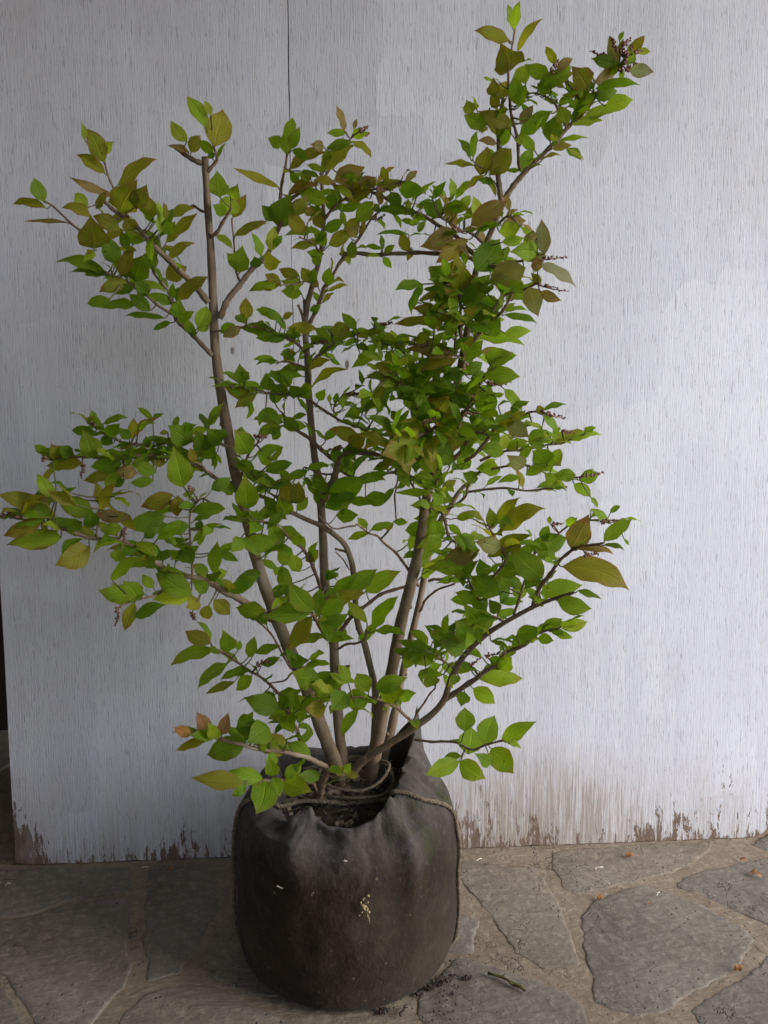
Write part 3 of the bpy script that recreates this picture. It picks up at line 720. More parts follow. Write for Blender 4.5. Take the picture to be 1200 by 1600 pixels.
br('branch','C',[(470,940),(520,900),(560,930)],.05,.08,1.8,1,fill=5,size=36,tones='lgb')
br('branch','C',[(400,1080),(480,1120),(560,1085),(640,1060)],.05,.12,2.4,1.4,fill=3,size=44)
br('branch','C',[(380,1330),(440,1310),(500,1240),(600,1195),(640,1185)],.05,.12,2.4,1.3,fill=3,size=40)
br('branch','C',[(380,1180),(300,1210),(250,1170)],.05,.09,1.8,1,fill=4,size=44)
# top right
br('branch','C',[(492,850),(478,800),(472,700),(480,540),(492,420),(500,370)],.05,.04,4.2,1.8,fill=5,size=34,tones='go')
br('branch','C',[(565,705),(555,600),(535,480),(522,380),(520,300),(530,200),(540,120)],.06,.06,2.2,1.2,fill=4,size=32,tones='go')
br('branch','C',[(505,825),(550,760),(600,705),(660,640),(740,560),(830,460),(900,380),(960,300),(1000,240)],.05,.08,4,1.4,fill=16,size=38,tones='gdo')
br('branch','C',[(760,530),(700,430),(650,390),(600,390)],.07,.07,1.6,1,fill=5,size=36,tones='gd')
br('branch','C',[(830,460),(800,380),(720,310)],.07,.08,1.6,1,fill=5,size=36,tones='go')
br('branch','C',[(475,720),(420,700),(370,665)],.05,.06,1.4,.8)
br('branch','C',[(480,540),(430,500),(370,460)],.05,.06,1.4,.8,fill=3,size=30)
# left tiers
br('branch','P',[(426,968),(405,955),(379,940),(352,924),(326,911),(277,896),(250,885),(232,870),(187,844),(140,838),(90,826),(40,812),(14,808)],.01,.20,5.5,1.4,fill=20,size=54,tones='gdo')
br('branch','P',[(277,896),(250,925),(225,935),(205,938)],.08,.14,2,1.2,fill=3,size=48)
br('branch','P',[(297,848),(297,800),(306,785),(318,780)],.08,.12,1.3,1,fill=3,size=44)
br('branch','P',[(300,905),(300,870),(297,845)],.09,.08,1.4,1.2,fill=2,size=40)
br('branch','P',[(150,838),(155,800),(160,770)],.15,.15,1.6,.9,fill=3,size=44)
br('branch','P',[(372,757),(340,748),(310,730),(280,718),(240,712),(180,715),(120,712),(80,716)],.02,.12,3,1.1,fill=26,size=44,tones='gdg')
br('branch','P',[(362,700),(330,690),(290,690),(240,695),(190,690),(165,679),(142,662)],.03,.08,2.4,1,fill=22,size=38,tones='dgo')
br('branch','P',[(330,740),(318,728),(303,722)],.06,.12,2,1.2)
br('branch','P',[(372,757),(385,720),(395,700),(405,690)],.03,.06,2,1,fill=5,size=40)
br('branch','P',[(437,1086),(420,1068),(401,1054),(367,1031),(350,1020),(330,1009)],.03,.08,2,1.1,fill=6,size=38)
br('branch','P',[(455,1045),(441,1020),(416,982),(390,964)],.02,.06,1.8,1.2,fill=2,size=34)
br('branch','P',[(470,1058),(458,1050),(445,1062),(420,1068)],.02,.06,1.6,1)
br('branch','P',[(499,1262),(499,1245),(507,1222),(509,1205),(498,1192),(478,1184),(437,1174),(390,1168),(340,1152),(300,1145)],.04,.17,5,1.8,fill=8,size=46,tones='gd')
br('branch','P',[(478,1184),(468,1150),(457,1127),(450,1105)],.06,.12,2.4,1.6,fill=5,size=50)
br('branch','P',[(499,1245),(488,1225),(460,1218),(430,1218),(385,1221)],.05,.18,2,2.4)
br('branch','P',[(509,1212),(520,1216),(535,1210)],.05,.08,1.8,1.2)
br('branch','P',[(505,1075),(480,1060),(470,1042),(478,1030)],.02,.10,2,1.2,fill=5,size=44)
br('branch','P',[(654,1135),(638,1122),(610,1100),(586,1091)],.05,.10,2.4,1.4,fill=3,size=46)
br('branch','P',[(633,1148),(650,1120),(668,1090),(679,1076)],.03,.06,1.8,1.1)
br('branch','P',[(586,1091),(560,1088),(535,1095),(515,1090)],.10,.11,1.6,1.2,fill=4,size=44)
# right low
br('branch','P',[(648,1156),(680,1160),(708,1162),(735,1170),(760,1165),(785,1155)],.04,.14,2,1.3,fill=1,size=44)
br('branch','P',[(696,1093),(740,1062),(761,1046),(799,1016),(825,1003),(855,986),(874,982)],.07,.15,4,1.3,fill=12,size=42)
br('branch','P',[(832,949),(840,925),(862,892),(892,859),(915,852),(943,846)],.12,.20,3,1.6,fill=4,size=46)
br('branch','P',[(765,988),(748,945),(735,915),(728,880)],.09,.10,2.2,1.4,fill=10,size=44,tones='gd')
br('branch','P',[(745,925),(770,900),(790,870),(770,830),(760,820)],.11,.19,2,1.4,fill=8,size=52,tones='gdo')
br('branch','P',[(712,1045),(690,1030),(670,1020),(650,1022)],.06,.09,2,1.2,fill=9,size=42,tones='g')
br('branch','P',[(800,968),(830,880),(850,850),(900,815),(940,815),(965,812)],.12,.12,1.8,1,fill=8,size=38,tones='gd')
br('branch','P',[(790,972),(760,965),(735,985)],.10,.12,2,1.2,fill=8,size=42,tones='dg')

# ---- traced leaves: base x y, tip x y, apparent width, tone (pixels of the enlarged crop)
LV={}
LV['A']="""435 410 362 272 70 o;352 318 343 248 22 l;425 365 467 328 40 l;438 455 325 372 45 o;490 505 636 390 45 o;480 555 298 468 28 b;185 575 145 475 55 l;195 603 50 580 28 o;290 662 108 655 14 b;365 600 310 540 50 l;380 640 250 600 38 o;400 605 440 530 30 o;500 620 560 505 110 o;560 600 608 510 70 o;400 768 380 645 115 o;500 690 390 635 60 y;560 690 520 640 60 o;640 640 620 555 45 o;640 660 567 590 30 g;665 710 655 565 30 l;690 650 680 575 20 o;670 720 720 600 45 g;712 632 808 600 38 o;690 745 820 625 38 o;680 700 728 660 50 g;700 810 802 742 35 o;670 780 600 690 50 g;600 740 520 700 50 g;485 835 445 720 70 d;530 780 505 700 40 d;440 870 235 820 42 g;470 885 300 855 30 d;500 880 555 770 50 o;560 905 590 800 90 d;640 860 620 780 60 d;690 895 775 845 70 o;570 905 690 940 28 g;530 905 415 945 50 o;560 930 480 960 40 d;460 980 362 1000 45 g;570 1005 425 1020 38 d;620 960 560 910 60 d;720 975 775 930 25 d;740 985 862 885 50 o;690 1060 520 1040 22 d;715 1078 638 1105 22 d;740 1060 750 980 60 g;745 1075 805 1035 45 d;720 1000 620 960 40 d;800 1120 785 1065 40 g;825 1100 860 1010 60 g;825 1110 870 1080 40 g;625 1030 540 960 50 d;
860 265 780 140 55 g;880 215 850 155 28 l;895 345 925 195 105 o;780 325 715 238 50 l;790 370 700 342 22 b;795 370 835 300 50 o;890 370 830 320 40 g;885 395 870 365 30 d;905 400 940 330 12 g;915 555 905 450 75 l;960 555 985 508 55 g;940 630 890 590 45 g;945 630 970 555 80 g;970 640 1022 545 45 o;900 710 968 765 28 g;975 718 1110 653 26 o;1000 870 1010 765 75 g;995 850 945 790 45 g;1165 515 978 435 28 o;1090 805 1052 705 32 g;1130 780 1140 680 50 l;1140 760 1175 715 30 g;1070 850 1060 805 45 d;1100 830 1165 825 70 o;1170 915 1105 880 40 o;1170 920 1040 940 35 g;1025 1065 1025 975 50 o;920 1110 975 1085 40 g;930 1135 1000 1095 35 b"""
LV['B']="""300 340 315 160 60 l;275 290 208 258 55 g;310 310 355 208 50 g;290 330 280 240 40 g;320 310 395 358 40 g;300 410 470 320 40 o;565 225 530 105 28 b;575 228 485 235 32 g;610 215 622 168 20 b;600 240 668 232 45 l;600 270 690 345 30 y;470 300 412 290 45 b;480 305 600 270 38 g;470 408 605 285 65 o;475 385 480 310 30 l;465 410 390 380 30 g;345 470 310 415 40 d;400 440 370 415 30 d;515 460 655 395 75 b;530 500 708 432 42 b;520 465 420 458 35 o;700 490 680 440 40 b;300 520 440 475 45 b;350 510 490 560 65 g;250 670 310 530 110 d;240 640 180 575 60 d;330 620 385 530 60 o;370 600 420 590 40 b;300 620 390 690 65 y;45 715 200 648 32 o;500 600 530 500 75 d;455 640 405 575 60 d;455 680 430 600 50 o;560 550 640 500 40 g;550 600 640 560 40 d;710 490 850 465 45 o;850 460 905 410 30 b;820 500 935 500 70 d;780 510 830 580 55 d;880 605 740 600 40 d;590 560 700 500 40 o;620 650 700 555 70 g;560 690 640 630 50 o;460 700 290 715 32 g;450 735 315 765 32 o;470 690 560 640 50 g;490 760 600 700 60 o;470 800 390 790 40 g;480 760 420 700 50 g;580 710 630 670 50 b;590 820 600 740 45 g;570 800 590 850 25 l;450 850 410 810 40 g;490 950 495 865 55 g;485 975 578 942 18 o;460 1030 512 980 20 o;400 930 365 865 50 o;405 935 425 870 50 g;355 905 260 870 50 o;265 935 195 895 45 y;365 945 275 930 60 g;270 945 118 968 38 o;365 985 272 975 55 g;445 1030 415 975 25 g;440 1075 420 1040 50 d;110 1105 100 1010 55 o;250 1110 150 1055 40 g;290 1160 180 1045 32 g;275 1105 325 1078 28 o;80 1140 0 1190 45 b;250 1170 80 1140 50 d;260 1180 150 1190 45 d;310 1200 330 1150 50 d;290 1190 200 1210 40 d;430 1145 300 1145 50 o;500 1220 420 1150 45 g;500 1165 590 1150 70 o;620 1155 555 1078 45 g;490 1210 410 1215 28 d;500 1200 620 1170 40 g;620 1190 760 1140 28 o;440 1280 560 1210 35 d;560 1230 640 1205 25 d;250 1310 140 1290 32 g;280 1300 320 1245 35 y;340 1350 300 1290 30 l;495 1290 545 1320 20 g;390 1340 495 1295 35 o;400 1345 260 1345 30 g;370 1375 190 1370 38 g;210 1440 200 1370 65 g;415 1420 568 1335 32 o;100 1400 75 1320 65 g;720 1280 600 1330 40 g;770 1240 690 1195 50 g;830 1240 850 1170 60 g;900 1220 970 1165 45 l;800 1330 710 1320 60 o;760 1260 820 1310 55 g;720 1225 640 1290 40 g;900 1290 820 1320 50 l;800 1420 730 1390 60 g;1060 1090 890 1045 55 b;1060 1110 800 1130 45 o;1160 1130 1020 1110 40 o;1100 1010 1100 870 80 l;1050 960 960 870 70 g;1060 930 1000 860 60 g;1040 970 935 965 28 d;1070 1020 980 1000 60 d;1110 1030 1200 940 80 g;1090 1270 860 1250 60 b;1080 1290 920 1350 55 o;1070 540 1060 445 32 l;1085 545 1158 450 28 g;1050 555 975 482 25 g;1100 600 1155 525 45 g;1075 620 1040 560 60 o;1000 620 940 560 60 d;980 640 1010 540 60 d;1080 690 1070 605 40 b;1080 690 930 760 90 b;1140 740 1000 840 75 b;905 665 825 640 25 g;910 700 940 645 30 l;870 710 720 705 18 d;860 790 830 700 50 o;880 770 860 830 30 o;740 775 660 765 22 g;745 780 735 710 22 d;745 815 785 865 32 g;735 810 665 818 16 g;750 790 800 760 30 g"""
LV['C']="""535 120 518 20 32 l;540 125 560 5 38 l;525 170 388 118 45 y;555 218 660 80 28 o;520 300 490 200 115 o;455 400 455 330 50 y;470 455 450 385 40 y;480 410 510 340 50 o;590 350 575 270 60 l;560 440 540 320 60 g;560 450 590 350 40 g;370 470 345 420 50 l;430 520 335 480 60 g;530 520 400 462 60 o;470 600 395 585 30 b;490 610 530 530 40 g;370 660 385 545 25 d;360 660 312 580 25 d;375 688 258 682 22 o;400 730 430 615 70 o;440 730 530 620 80 o;460 760 390 745 25 d;565 515 620 440 40 b;565 560 700 465 60 g;630 630 560 560 40 g;570 700 620 625 50 g;570 710 510 708 15 d;690 315 590 270 55 g;720 305 785 240 35 b;640 360 790 300 60 g;700 380 640 350 50 g;850 370 790 290 85 o;795 400 745 395 28 y;690 590 720 480 75 d;760 510 730 440 60 g;800 480 830 370 50 g;800 490 880 380 45 g;780 520 910 500 30 g;830 500 985 450 40 g;920 445 1035 415 60 l;880 370 1065 350 35 g;880 410 970 380 50 d;700 620 780 605 30 b;720 590 850 573 18 g;975 260 935 175 45 b;1030 220 1085 150 35 y;1050 210 1110 215 25 l;1020 290 1120 300 50 p;960 310 880 340 60 b;960 260 870 245 45 d;930 290 990 270 50 g;980 170 1000 130 18 g;960 190 940 150 25 o;990 290 990 335 22 g;1000 230 1050 250 35 l;940 230 900 280 40 d;
360 940 510 840 75 b;490 940 590 920 50 b;520 880 510 810 28 b;490 1010 580 990 40 l;480 970 570 940 60 l;380 1130 480 1000 110 d;590 1115 440 1180 100 p;640 1050 540 1050 85 g;670 1060 660 920 60 p;640 985 590 985 25 b;650 1100 800 1190 40 p;640 1130 640 1070 40 b;600 1195 640 1310 75 p;650 1215 735 1250 40 b;580 1220 520 1170 45 g;655 1180 615 1140 30 y;330 1270 440 1150 80 g;270 1180 190 1110 80 g;400 950 370 820 45 l;260 860 350 870 50 g"""
LV['D']="""395 155 380 110 28 g;430 165 525 135 25 d;395 200 300 190 40 d;440 210 500 165 50 d;550 230 555 145 45 o;560 215 660 142 25 o;540 230 500 185 40 d;390 310 345 200 75 g;250 300 215 250 55 o;300 300 250 260 50 d;345 330 190 335 50 y;220 350 178 405 25 o;510 330 380 345 60 g;550 370 350 395 45 o;490 360 570 370 60 b;650 370 560 330 55 g;700 310 460 290 40 d;690 330 620 310 50 o;620 250 610 220 35 d;700 200 665 205 20 o;800 240 710 180 90 d;760 180 810 170 40 d;870 270 820 200 80 d;920 250 870 200 80 d;900 300 840 260 70 d;765 430 725 275 95 g;810 330 795 268 35 y;740 465 740 550 50 y;640 400 545 410 40 d;410 500 400 410 35 o;415 525 480 415 45 o;720 460 590 510 65 o;240 560 0 455 70 o;210 560 110 470 60 g;240 480 150 495 25 p;390 540 245 490 80 g;180 570 45 600 25 g;175 575 15 625 60 y;260 640 30 660 75 g;240 610 140 690 60 y;375 680 240 750 100 o;690 550 530 590 75 g;510 600 420 610 50 g;540 560 400 540 50 b;790 590 680 600 55 g;800 660 918 580 28 g;770 680 710 640 40 g;600 680 480 700 60 d;480 740 500 690 60 g;660 690 600 700 50 d;330 610 280 560 60 d;380 600 370 520 60 d;310 600 210 560 50 d;600 640 660 600 40 d;700 620 640 580 50 d;750 690 800 750 70 d;460 815 590 730 50 g;590 890 415 860 75 g;580 900 520 830 70 g;560 910 520 1025 50 o;560 970 680 920 50 d;640 850 595 795 40 g;800 880 650 790 90 g;800 890 640 890 60 l;830 900 780 930 60 y;870 920 850 980 50 y;890 900 955 960 60 o;870 780 800 755 40 g;890 790 905 660 50 g;890 800 945 780 40 g;960 870 1070 800 55 d;990 940 1105 940 60 g;780 860 650 770 70 d;860 870 800 820 50 d;880 1080 775 1030 60 o;895 1110 715 1172 50 g;950 1165 820 1258 45 g;980 1240 860 1288 28 o;950 1120 930 1040 65 g;990 1110 1000 1070 28 g;1035 1140 1060 1055 45 g;1060 1120 1165 1090 35 g;1040 1190 920 1225 35 g;1050 1215 985 1275 50 g;1090 1170 1165 1140 35 d;1040 290 980 200 85 g;1060 350 980 330 50 g;1130 320 1180 265 25 g;1100 380 1050 360 28 d;1030 520 1020 395 90 g;990 490 1140 425 20 g;1130 330 1070 290 50 g;940 520 790 530 50 g;980 440 920 440 50 g;880 440 960 390 50 d;1180 160 1060 140 32 g;1130 690 1020 640 55 g;430 270 350 240 50 d;470 250 420 220 45 d;480 300 430 330 50 g;520 400 460 420 40 d"""
LV['E']="""275 320 135 300 32 g;310 300 375 285 25 g;270 340 375 340 50 g;260 335 190 370 50 d;250 345 220 400 40 g;300 195 210 160 55 d;340 200 300 155 60 d;380 215 370 150 45 g;130 200 0 150 60 o;150 190 50 250 40 o;430 220 460 170 40 g;480 230 480 190 18 l;540 260 545 190 18 l;520 220 600 185 18 l;590 310 600 240 50 g;680 210 720 155 45 o;620 400 485 350 60 o;570 430 640 370 70 o;540 475 640 440 30 d;760 500 680 535 40 d;310 690 270 590 90 o;330 690 340 590 65 o;300 740 250 660 70 g;450 680 440 560 60 g;480 640 400 570 50 g;480 700 640 580 110 d;460 710 600 640 70 d;640 665 750 660 65 d;330 720 380 660 40 g;510 740 605 740 60 d;650 800 610 755 40 g;665 810 770 780 32 g;655 825 565 850 32 g;770 770 835 775 28 g;260 880 210 790 80 g;230 880 95 850 70 g;310 870 355 835 45 g;300 970 250 890 70 g;340 1000 290 920 60 l;430 900 370 950 50 y;130 1040 40 1085 60 g;170 1000 60 1030 50 d;405 1180 300 1050 85 g;420 1190 440 1080 60 d;390 1190 180 1200 70 g;190 1190 60 1165 65 g;400 1200 290 1350 75 y;430 1190 550 1130 80 g;440 1180 640 1100 60 o;540 1100 690 990 80 g;640 1090 795 1000 75 g;560 1190 630 1160 50 d;440 1240 560 1190 60 d;430 1220 470 1215 25 l;670 1260 790 1115 60 g;680 1270 820 1275 32 g;640 1290 690 1230 40 g;610 1300 670 1290 35 g;545 1250 540 1305 25 g"""
LV['F']="""440 170 400 70 80 d;470 100 420 30 60 g;500 110 635 135 25 d;500 190 610 175 45 l;380 200 580 225 40 g;440 200 480 130 60 d;340 300 410 220 50 g;420 290 530 270 70 g;400 270 480 255 30 b;415 360 562 370 70 g;330 350 410 310 50 d;360 380 430 360 50 d;360 480 365 385 80 g;400 520 440 420 80 g;200 520 265 450 100 o;300 430 180 400 70 d;190 350 300 290 50 o;340 500 300 430 60 d;200 370 60 380 80 d;60 460 130 380 90 d;500 420 575 510 38 g;460 450 500 440 20 g;370 590 465 570 30 g;470 580 590 520 55 o;515 560 600 620 65 p;640 490 660 530 30 y;660 530 720 600 30 g;640 600 700 615 30 g;680 650 850 600 40 o;770 630 905 610 22 l;500 690 410 660 55 g;510 670 600 640 40 g;590 740 520 700 60 p;560 680 620 665 35 d;670 660 600 640 40 d;700 760 620 680 85 g;690 700 735 740 90 g;485 760 388 755 60 g;590 780 685 735 40 g;570 790 475 810 28 g;580 830 550 760 28 o;740 810 670 770 50 g;800 780 710 780 50 g;815 800 895 770 50 g;760 830 640 830 35 d;790 815 860 870 45 g;860 870 890 915 18 g;110 610 0 580 70 o;160 560 40 590 70 o;130 640 0 690 130 o;185 580 140 640 70 g;230 540 300 600 100 g;260 620 220 700 70 g;320 560 290 680 80 o;180 620 200 690 60 o;370 620 330 560 50 d;380 600 440 620 50 d;350 650 330 700 60 d;290 720 200 680 80 d;150 750 240 690 70 d;320 760 350 690 60 g;390 800 330 770 50 d;60 700 150 680 60 d;210 840 160 770 50 g;215 840 235 755 40 g;200 850 50 850 28 g;240 840 300 800 35 o;250 900 260 840 70 g;140 900 220 920 50 d;300 960 395 945 35 g;230 940 130 960 50 g;180 1000 90 1010 60 d;230 1060 200 960 60 g;240 1040 140 1080 50 l;380 1080 290 1040 70 g;150 1100 80 1125 25 g;50 970 95 975 25 g;40 985 0 1000 28 o;
470 985 555 875 50 o;490 1010 660 915 70 o;450 1000 440 920 45 l;495 1015 510 960 35 l;400 1090 235 1150 75 b;490 1080 390 1060 70 p;430 1120 610 1030 55 o;660 1210 530 1090 100 g;620 1080 760 1040 80 d;780 1085 850 950 90 b;690 980 690 950 20 l;760 990 800 960 40 g;860 920 945 980 30 g;915 1055 1030 965 55 g;740 1160 1015 1245 95 o;800 1090 960 1100 25 b;1000 1045 1022 1070 12 g;650 1270 820 1240 75 g;720 1300 860 1335 70 g;805 1260 905 1290 25 g;480 1280 370 1200 90 g;370 1170 190 1160 60 g;520 1250 490 1200 50 d;560 1300 565 1230 55 l;390 1310 300 1270 50 g;440 1420 350 1330 110 g;480 1350 440 1300 50 d;660 1420 740 1380 50 g;740 1420 845 1390 52 l;700 1430 785 1455 30 g;640 1460 705 1470 42 d;550 1450 655 1420 60 g;260 1440 265 1360 28 g;360 1480 300 1390 70 g;320 1490 190 1430 60 g;340 1500 240 1470 70 g;180 1510 100 1480 50 d;120 1520 40 1505 35 d;210 1560 80 1530 60 g;480 1590 530 1540 60 g;640 1190 590 1250 60 d;700 1060 640 1130 60 d;600 1190 560 1140 60 d;430 1200 400 1130 60 d"""
LV['G']="""500 300 440 290 70 g;400 400 300 370 60 d;500 380 370 430 70 g;400 350 460 400 60 g;540 400 480 400 50 o;670 350 635 295 50 g;675 370 600 385 60 g;690 340 780 310 50 g;700 350 780 350 60 g;760 370 808 355 35 g;560 330 600 310 35 d;330 440 270 460 60 d;370 460 310 500 70 d;430 520 330 510 60 o;300 500 180 540 65 g;390 530 350 480 50 g;180 480 150 415 40 r;225 480 245 415 35 r;135 480 82 460 32 r;180 500 90 528 22 o;220 490 190 450 40 g;350 615 250 590 45 g;290 625 138 610 50 y;300 630 258 665 28 g;360 620 330 715 75 g;380 605 370 550 40 g;415 605 465 570 38 g;380 610 400 665 40 g;410 620 490 650 60 g;590 600 560 575 28 y;590 590 615 565 25 g;600 600 640 605 22 y;960 470 960 400 55 g;970 540 980 460 70 g;1020 510 1050 425 60 g;1070 500 1168 440 45 g;1040 520 1105 595 65 g;1085 500 1130 520 18 g;1045 560 1000 540 40 d;945 560 845 600 48 l;945 560 1020 610 55 g;950 545 900 545 20 d;1000 310 1130 310 50 g;985 340 1050 385 45 g;1060 280 1100 250 35 y;960 350 950 390 40 d;870 330 850 290 45 g;800 230 775 280 35 g;520 300 470 330 60 g;560 290 500 350 60 d;420 420 440 470 50 g;600 350 560 400 60 d;560 370 510 340 50 g;480 250 430 270 40 d;540 370 560 310 45 d"""
SPK={'D':"30 545 5 552;345 330 340 385;520 600 515 650;495 930 482 1000;190 315 180 312;720 480 715 510;800 440 790 430;390 165 370 162;1080 215 1110 222;1090 1160 1160 1150;800 955 810 980;20 545 90 550",
 'C':"620 1085 745 1070;650 1190 750 1210;985 300 1015 230;1000 270 1040 180;930 240 870 215;700 300 710 280;970 200 950 160;990 200 1020 170;1010 290 1050 270;1000 230 1075 210",
 'F':"660 515 745 540;740 598 785 600;820 785 905 770;900 975 985 970;700 980 720 980;430 400 500 400;330 520 400 520;420 1530 500 1520;360 1570 400 1540;840 1110 890 1108;0 735 -20 740",
 'E':"135 380 190 385;540 435 480 445;660 200 600 202;620 185 560 200;900 320 930 310;150 1420 220 1410",
 'B':"720 500 780 500;500 455 520 470;640 225 670 205;700 640 740 625;740 1135 780 1125;480 1215 400 1220;1070 680 1100 690"}
TONE=dict(g=(.245,.375,.024),d=(.16,.27,.018),o=(.285,.295,.03),l=(.36,.47,.05),b=(.32,.255,.09),y=(.33,.32,.035),p=(.35,.345,.17),r=(.38,.21,.085))
TEDGE=dict(g=.35,d=.1,o=.7,l=.12,b=.8,y=.8,p=.6,r=.8)

# ---- build the branch network
random.seed(77)
SAMP=[]
for bi,b in enumerate(BR):
    P=catmull(b['pts'],6); n=len(P); b['poly']=[]
    for i,(px,py,d) in enumerate(P):
        t=i/(n-1); p=at(px,py,d); rr=(b['r0']+(b['r1']-b['r0'])*t)
        if b['kind']=='branch': p+=Vector((noise.noise(p*35+Vector((bi,0,0))),noise.noise(p*35+Vector((0,bi,0))),noise.noise(p*35+Vector((0,0,bi)))))*.0035*min(1,t*4)
        b['poly'].append((p,rr*pxs(p),px,py,d))
        SAMP.append((px,py,d,bi,i,p))
WL=[(0,.03),(.03,.13),(.07,.31),(.13,.54),(.21,.77),(.31,.94),(.42,1.0),(.53,.97),(.64,.86),(.74,.68),(.82,.47),(.89,.26),(.95,.10),(1,.0)]
def leaf(mb,base,tip,nrm,W,tone,arch=.08,fold=.22,curl=0.0,wav=.10):
    ax=tip-base; L=ax.length; ax.normalize()
    nrm=(nrm-ax*nrm.dot(ax)).normalized(); sd=ax.cross(nrm)
    ph=random.uniform(0,6.3); wv=random.uniform(.4,1)*wav; skew=random.uniform(-.08,.08); tw=random.uniform(-.35,.35)
    us=(-1,-.72,-.36,0,.36,.72,1); vs=[];uv=[];fs=[]
    bend=random.uniform(-.05,.05)
    for t,wd in WL:
        c=base+ax*(L*t)+nrm*(L*(arch*4*t*(1-t)-curl*max(0,t-.7)**2*4))+sd*(L*(skew*t*t*(1-t)*4+bend*sin(pi*t)))
        a=tw*(t-.3); s2=sd*cos(a)+nrm*sin(a); n2=nrm*cos(a)-sd*sin(a)
        for u in us:
            hw=W*.5*wd*(1+.04*sin(t*19+ph+u))
            z=fold*abs(u)*hw*(1-.35*abs(u)) + (wv*W*sin(t*13+ph+u*1.5)*abs(u)**1.5)*(wd)
            vs.append(c+s2*(u*hw)+n2*z); uv.append((.5+u*.5,t))
    k=len(us)
    for j in range(len(WL)-1):
        for i in range(k-1): q=j*k+i; fs.append((q,q+1,q+k+1,q+k))
    h=random.uniform(.78,1.22); hs=random.uniform(.9,1.12); T_=TONE[tone]
    col=(T_[0]*h*hs,T_[1]*h,T_[2]*h*random.uniform(.7,1.5),min(1,TEDGE[tone]*random.uniform(.3,1.4)))
    mb.add(vs,fs,0,uv,col)
def petiole(mb,a,b,rr=.0007):
    m=(a+b)/2+Vector((0,0,-.0015)); tube(mb,[a,m,b],[rr*1.25,rr,rr*.9],5,1,None,False)
FOL={i:MB() for i in range(len(BR))}; CNT={i:0 for i in FOL}
SPKM={i:[] for i in range(len(BR))}
def nearest(px,py,branch_only=True):
    best=None;bd=1e9
    for s in SAMP:
        if BR[s[3]]['kind']=='stem' : pen=18
        else: pen=0
        q=(s[0]-px)**2+(s[1]-py)**2
        q=sqrt(q)+pen
        if q<bd: bd=q;best=s
    return best,bd
def view_leaf(bx,by,tx,ty,wpx,tone):
    s,dist=nearest(bx,by); bi=s[3]; d=s[2]+random.uniform(-.012,.016)+min(.03,dist*.0004)
    base=at(bx,by,d); sc=pxs(base)
    La=sqrt((tx-bx)**2+(ty-by)**2)*sc; tx+=(tx-bx)*.05; ty+=(ty-by)*.05; w_=wpx*sc*1.10
    Lt=max(La*1.03,w_/.60); W=max(w_,min(.46*Lt,w_*1.8))
    dz=sqrt(max(0,Lt*Lt-La*La)); 
    tip=at(tx,ty,d+dz*random.choice((1,1,1,-.5)))
    ax=(tip-base).normalized(); V=(camP-base).normalized(); N0=(V-ax*V.dot(ax)).normalized(); Bx=ax.cross(N0)
    cf=min(1,w_/W); ph=math.acos(cf)*.92; n1=N0*cos(ph)+Bx*sin(ph); n2=N0*cos(ph)-Bx*sin(ph)
    nn=n1 if n1.z>n2.z else n2
    mb=FOL[bi]; sgn=1 if nn.z>0 else -1
    leaf(mb,base,tip,nn,W,tone,arch=random.uniform(.0,.11),fold=random.uniform(.03,.26),curl=random.uniform(-.05,.4))
    sp=s[5]; petiole(mb,sp,base+(tip-base)*.03,.0007 if (sp-base).length<.03 else .0010); CNT[bi]+=1
for cr,txt in LV.items():
    f=CR[cr]; sc={'A':.375,'B':1/3,'C':.375,'D':.375,'E':.3436,'F':.375,'G':.51667}[cr]
    for it in txt.replace('\n','').split(';'):
        q=it.split()
        if len(q)<6: continue
        a,b,c,d,w_=[float(x) for x in q[:5]]
        bx,by=f(a,b); tx,ty=f(c,d); view_leaf(bx,by,tx,ty,w_*sc,q[5])
# procedural leaves filling along the branches
for bi,b in enumerate(BR):
    n=int(b['fill']*1.3+.5); P=b['poly']; m=len(P)
    for k in range(n):
        t=.18+.82*(k+random.random()*.8)/max(1,n); i=min(m-2,int(t*(m-1)))
        p=P[i][0]; tg=(P[min(i+1,m-1)][0]-P[max(i-1,0)][0]).normalized()
        upv=Vector((0,0,1)); sdv=tg.cross(upv); sdv=sdv.normalized() if sdv.length>.2 else Vector((1,0,0))
        ang=random.uniform(.5,1.2); sg=1 if k%2 else -1
        dr=(tg*cos(ang)+sdv*sg*sin(ang)*random.uniform(.5,1)+Vector((random.uniform(-.3,.3),random.uniform(-.35,.25),random.uniform(-.25,.55)))).normalized()
        sc=pxs(p); L=b['size']*sc*random.uniform(.65,1.25); pl=random.uniform(.003,.012)
        base=p+dr*pl; tip=base+dr*L+Vector((0,0,-L*random.uniform(0,.3)))
        nn=Vector((random.uniform(-.55,.55),random.uniform(-.8,.2),random.uniform(.4,1))).normalized()
        leaf(FOL[bi],base,tip,nn,L*random.uniform(.34,.47),random.choice(b['tones']),random.uniform(0,.12),random.uniform(.03,.28),random.uniform(-.05,.45))
        petiole(FOL[bi],p,base+dr*.002); CNT[bi]+=1
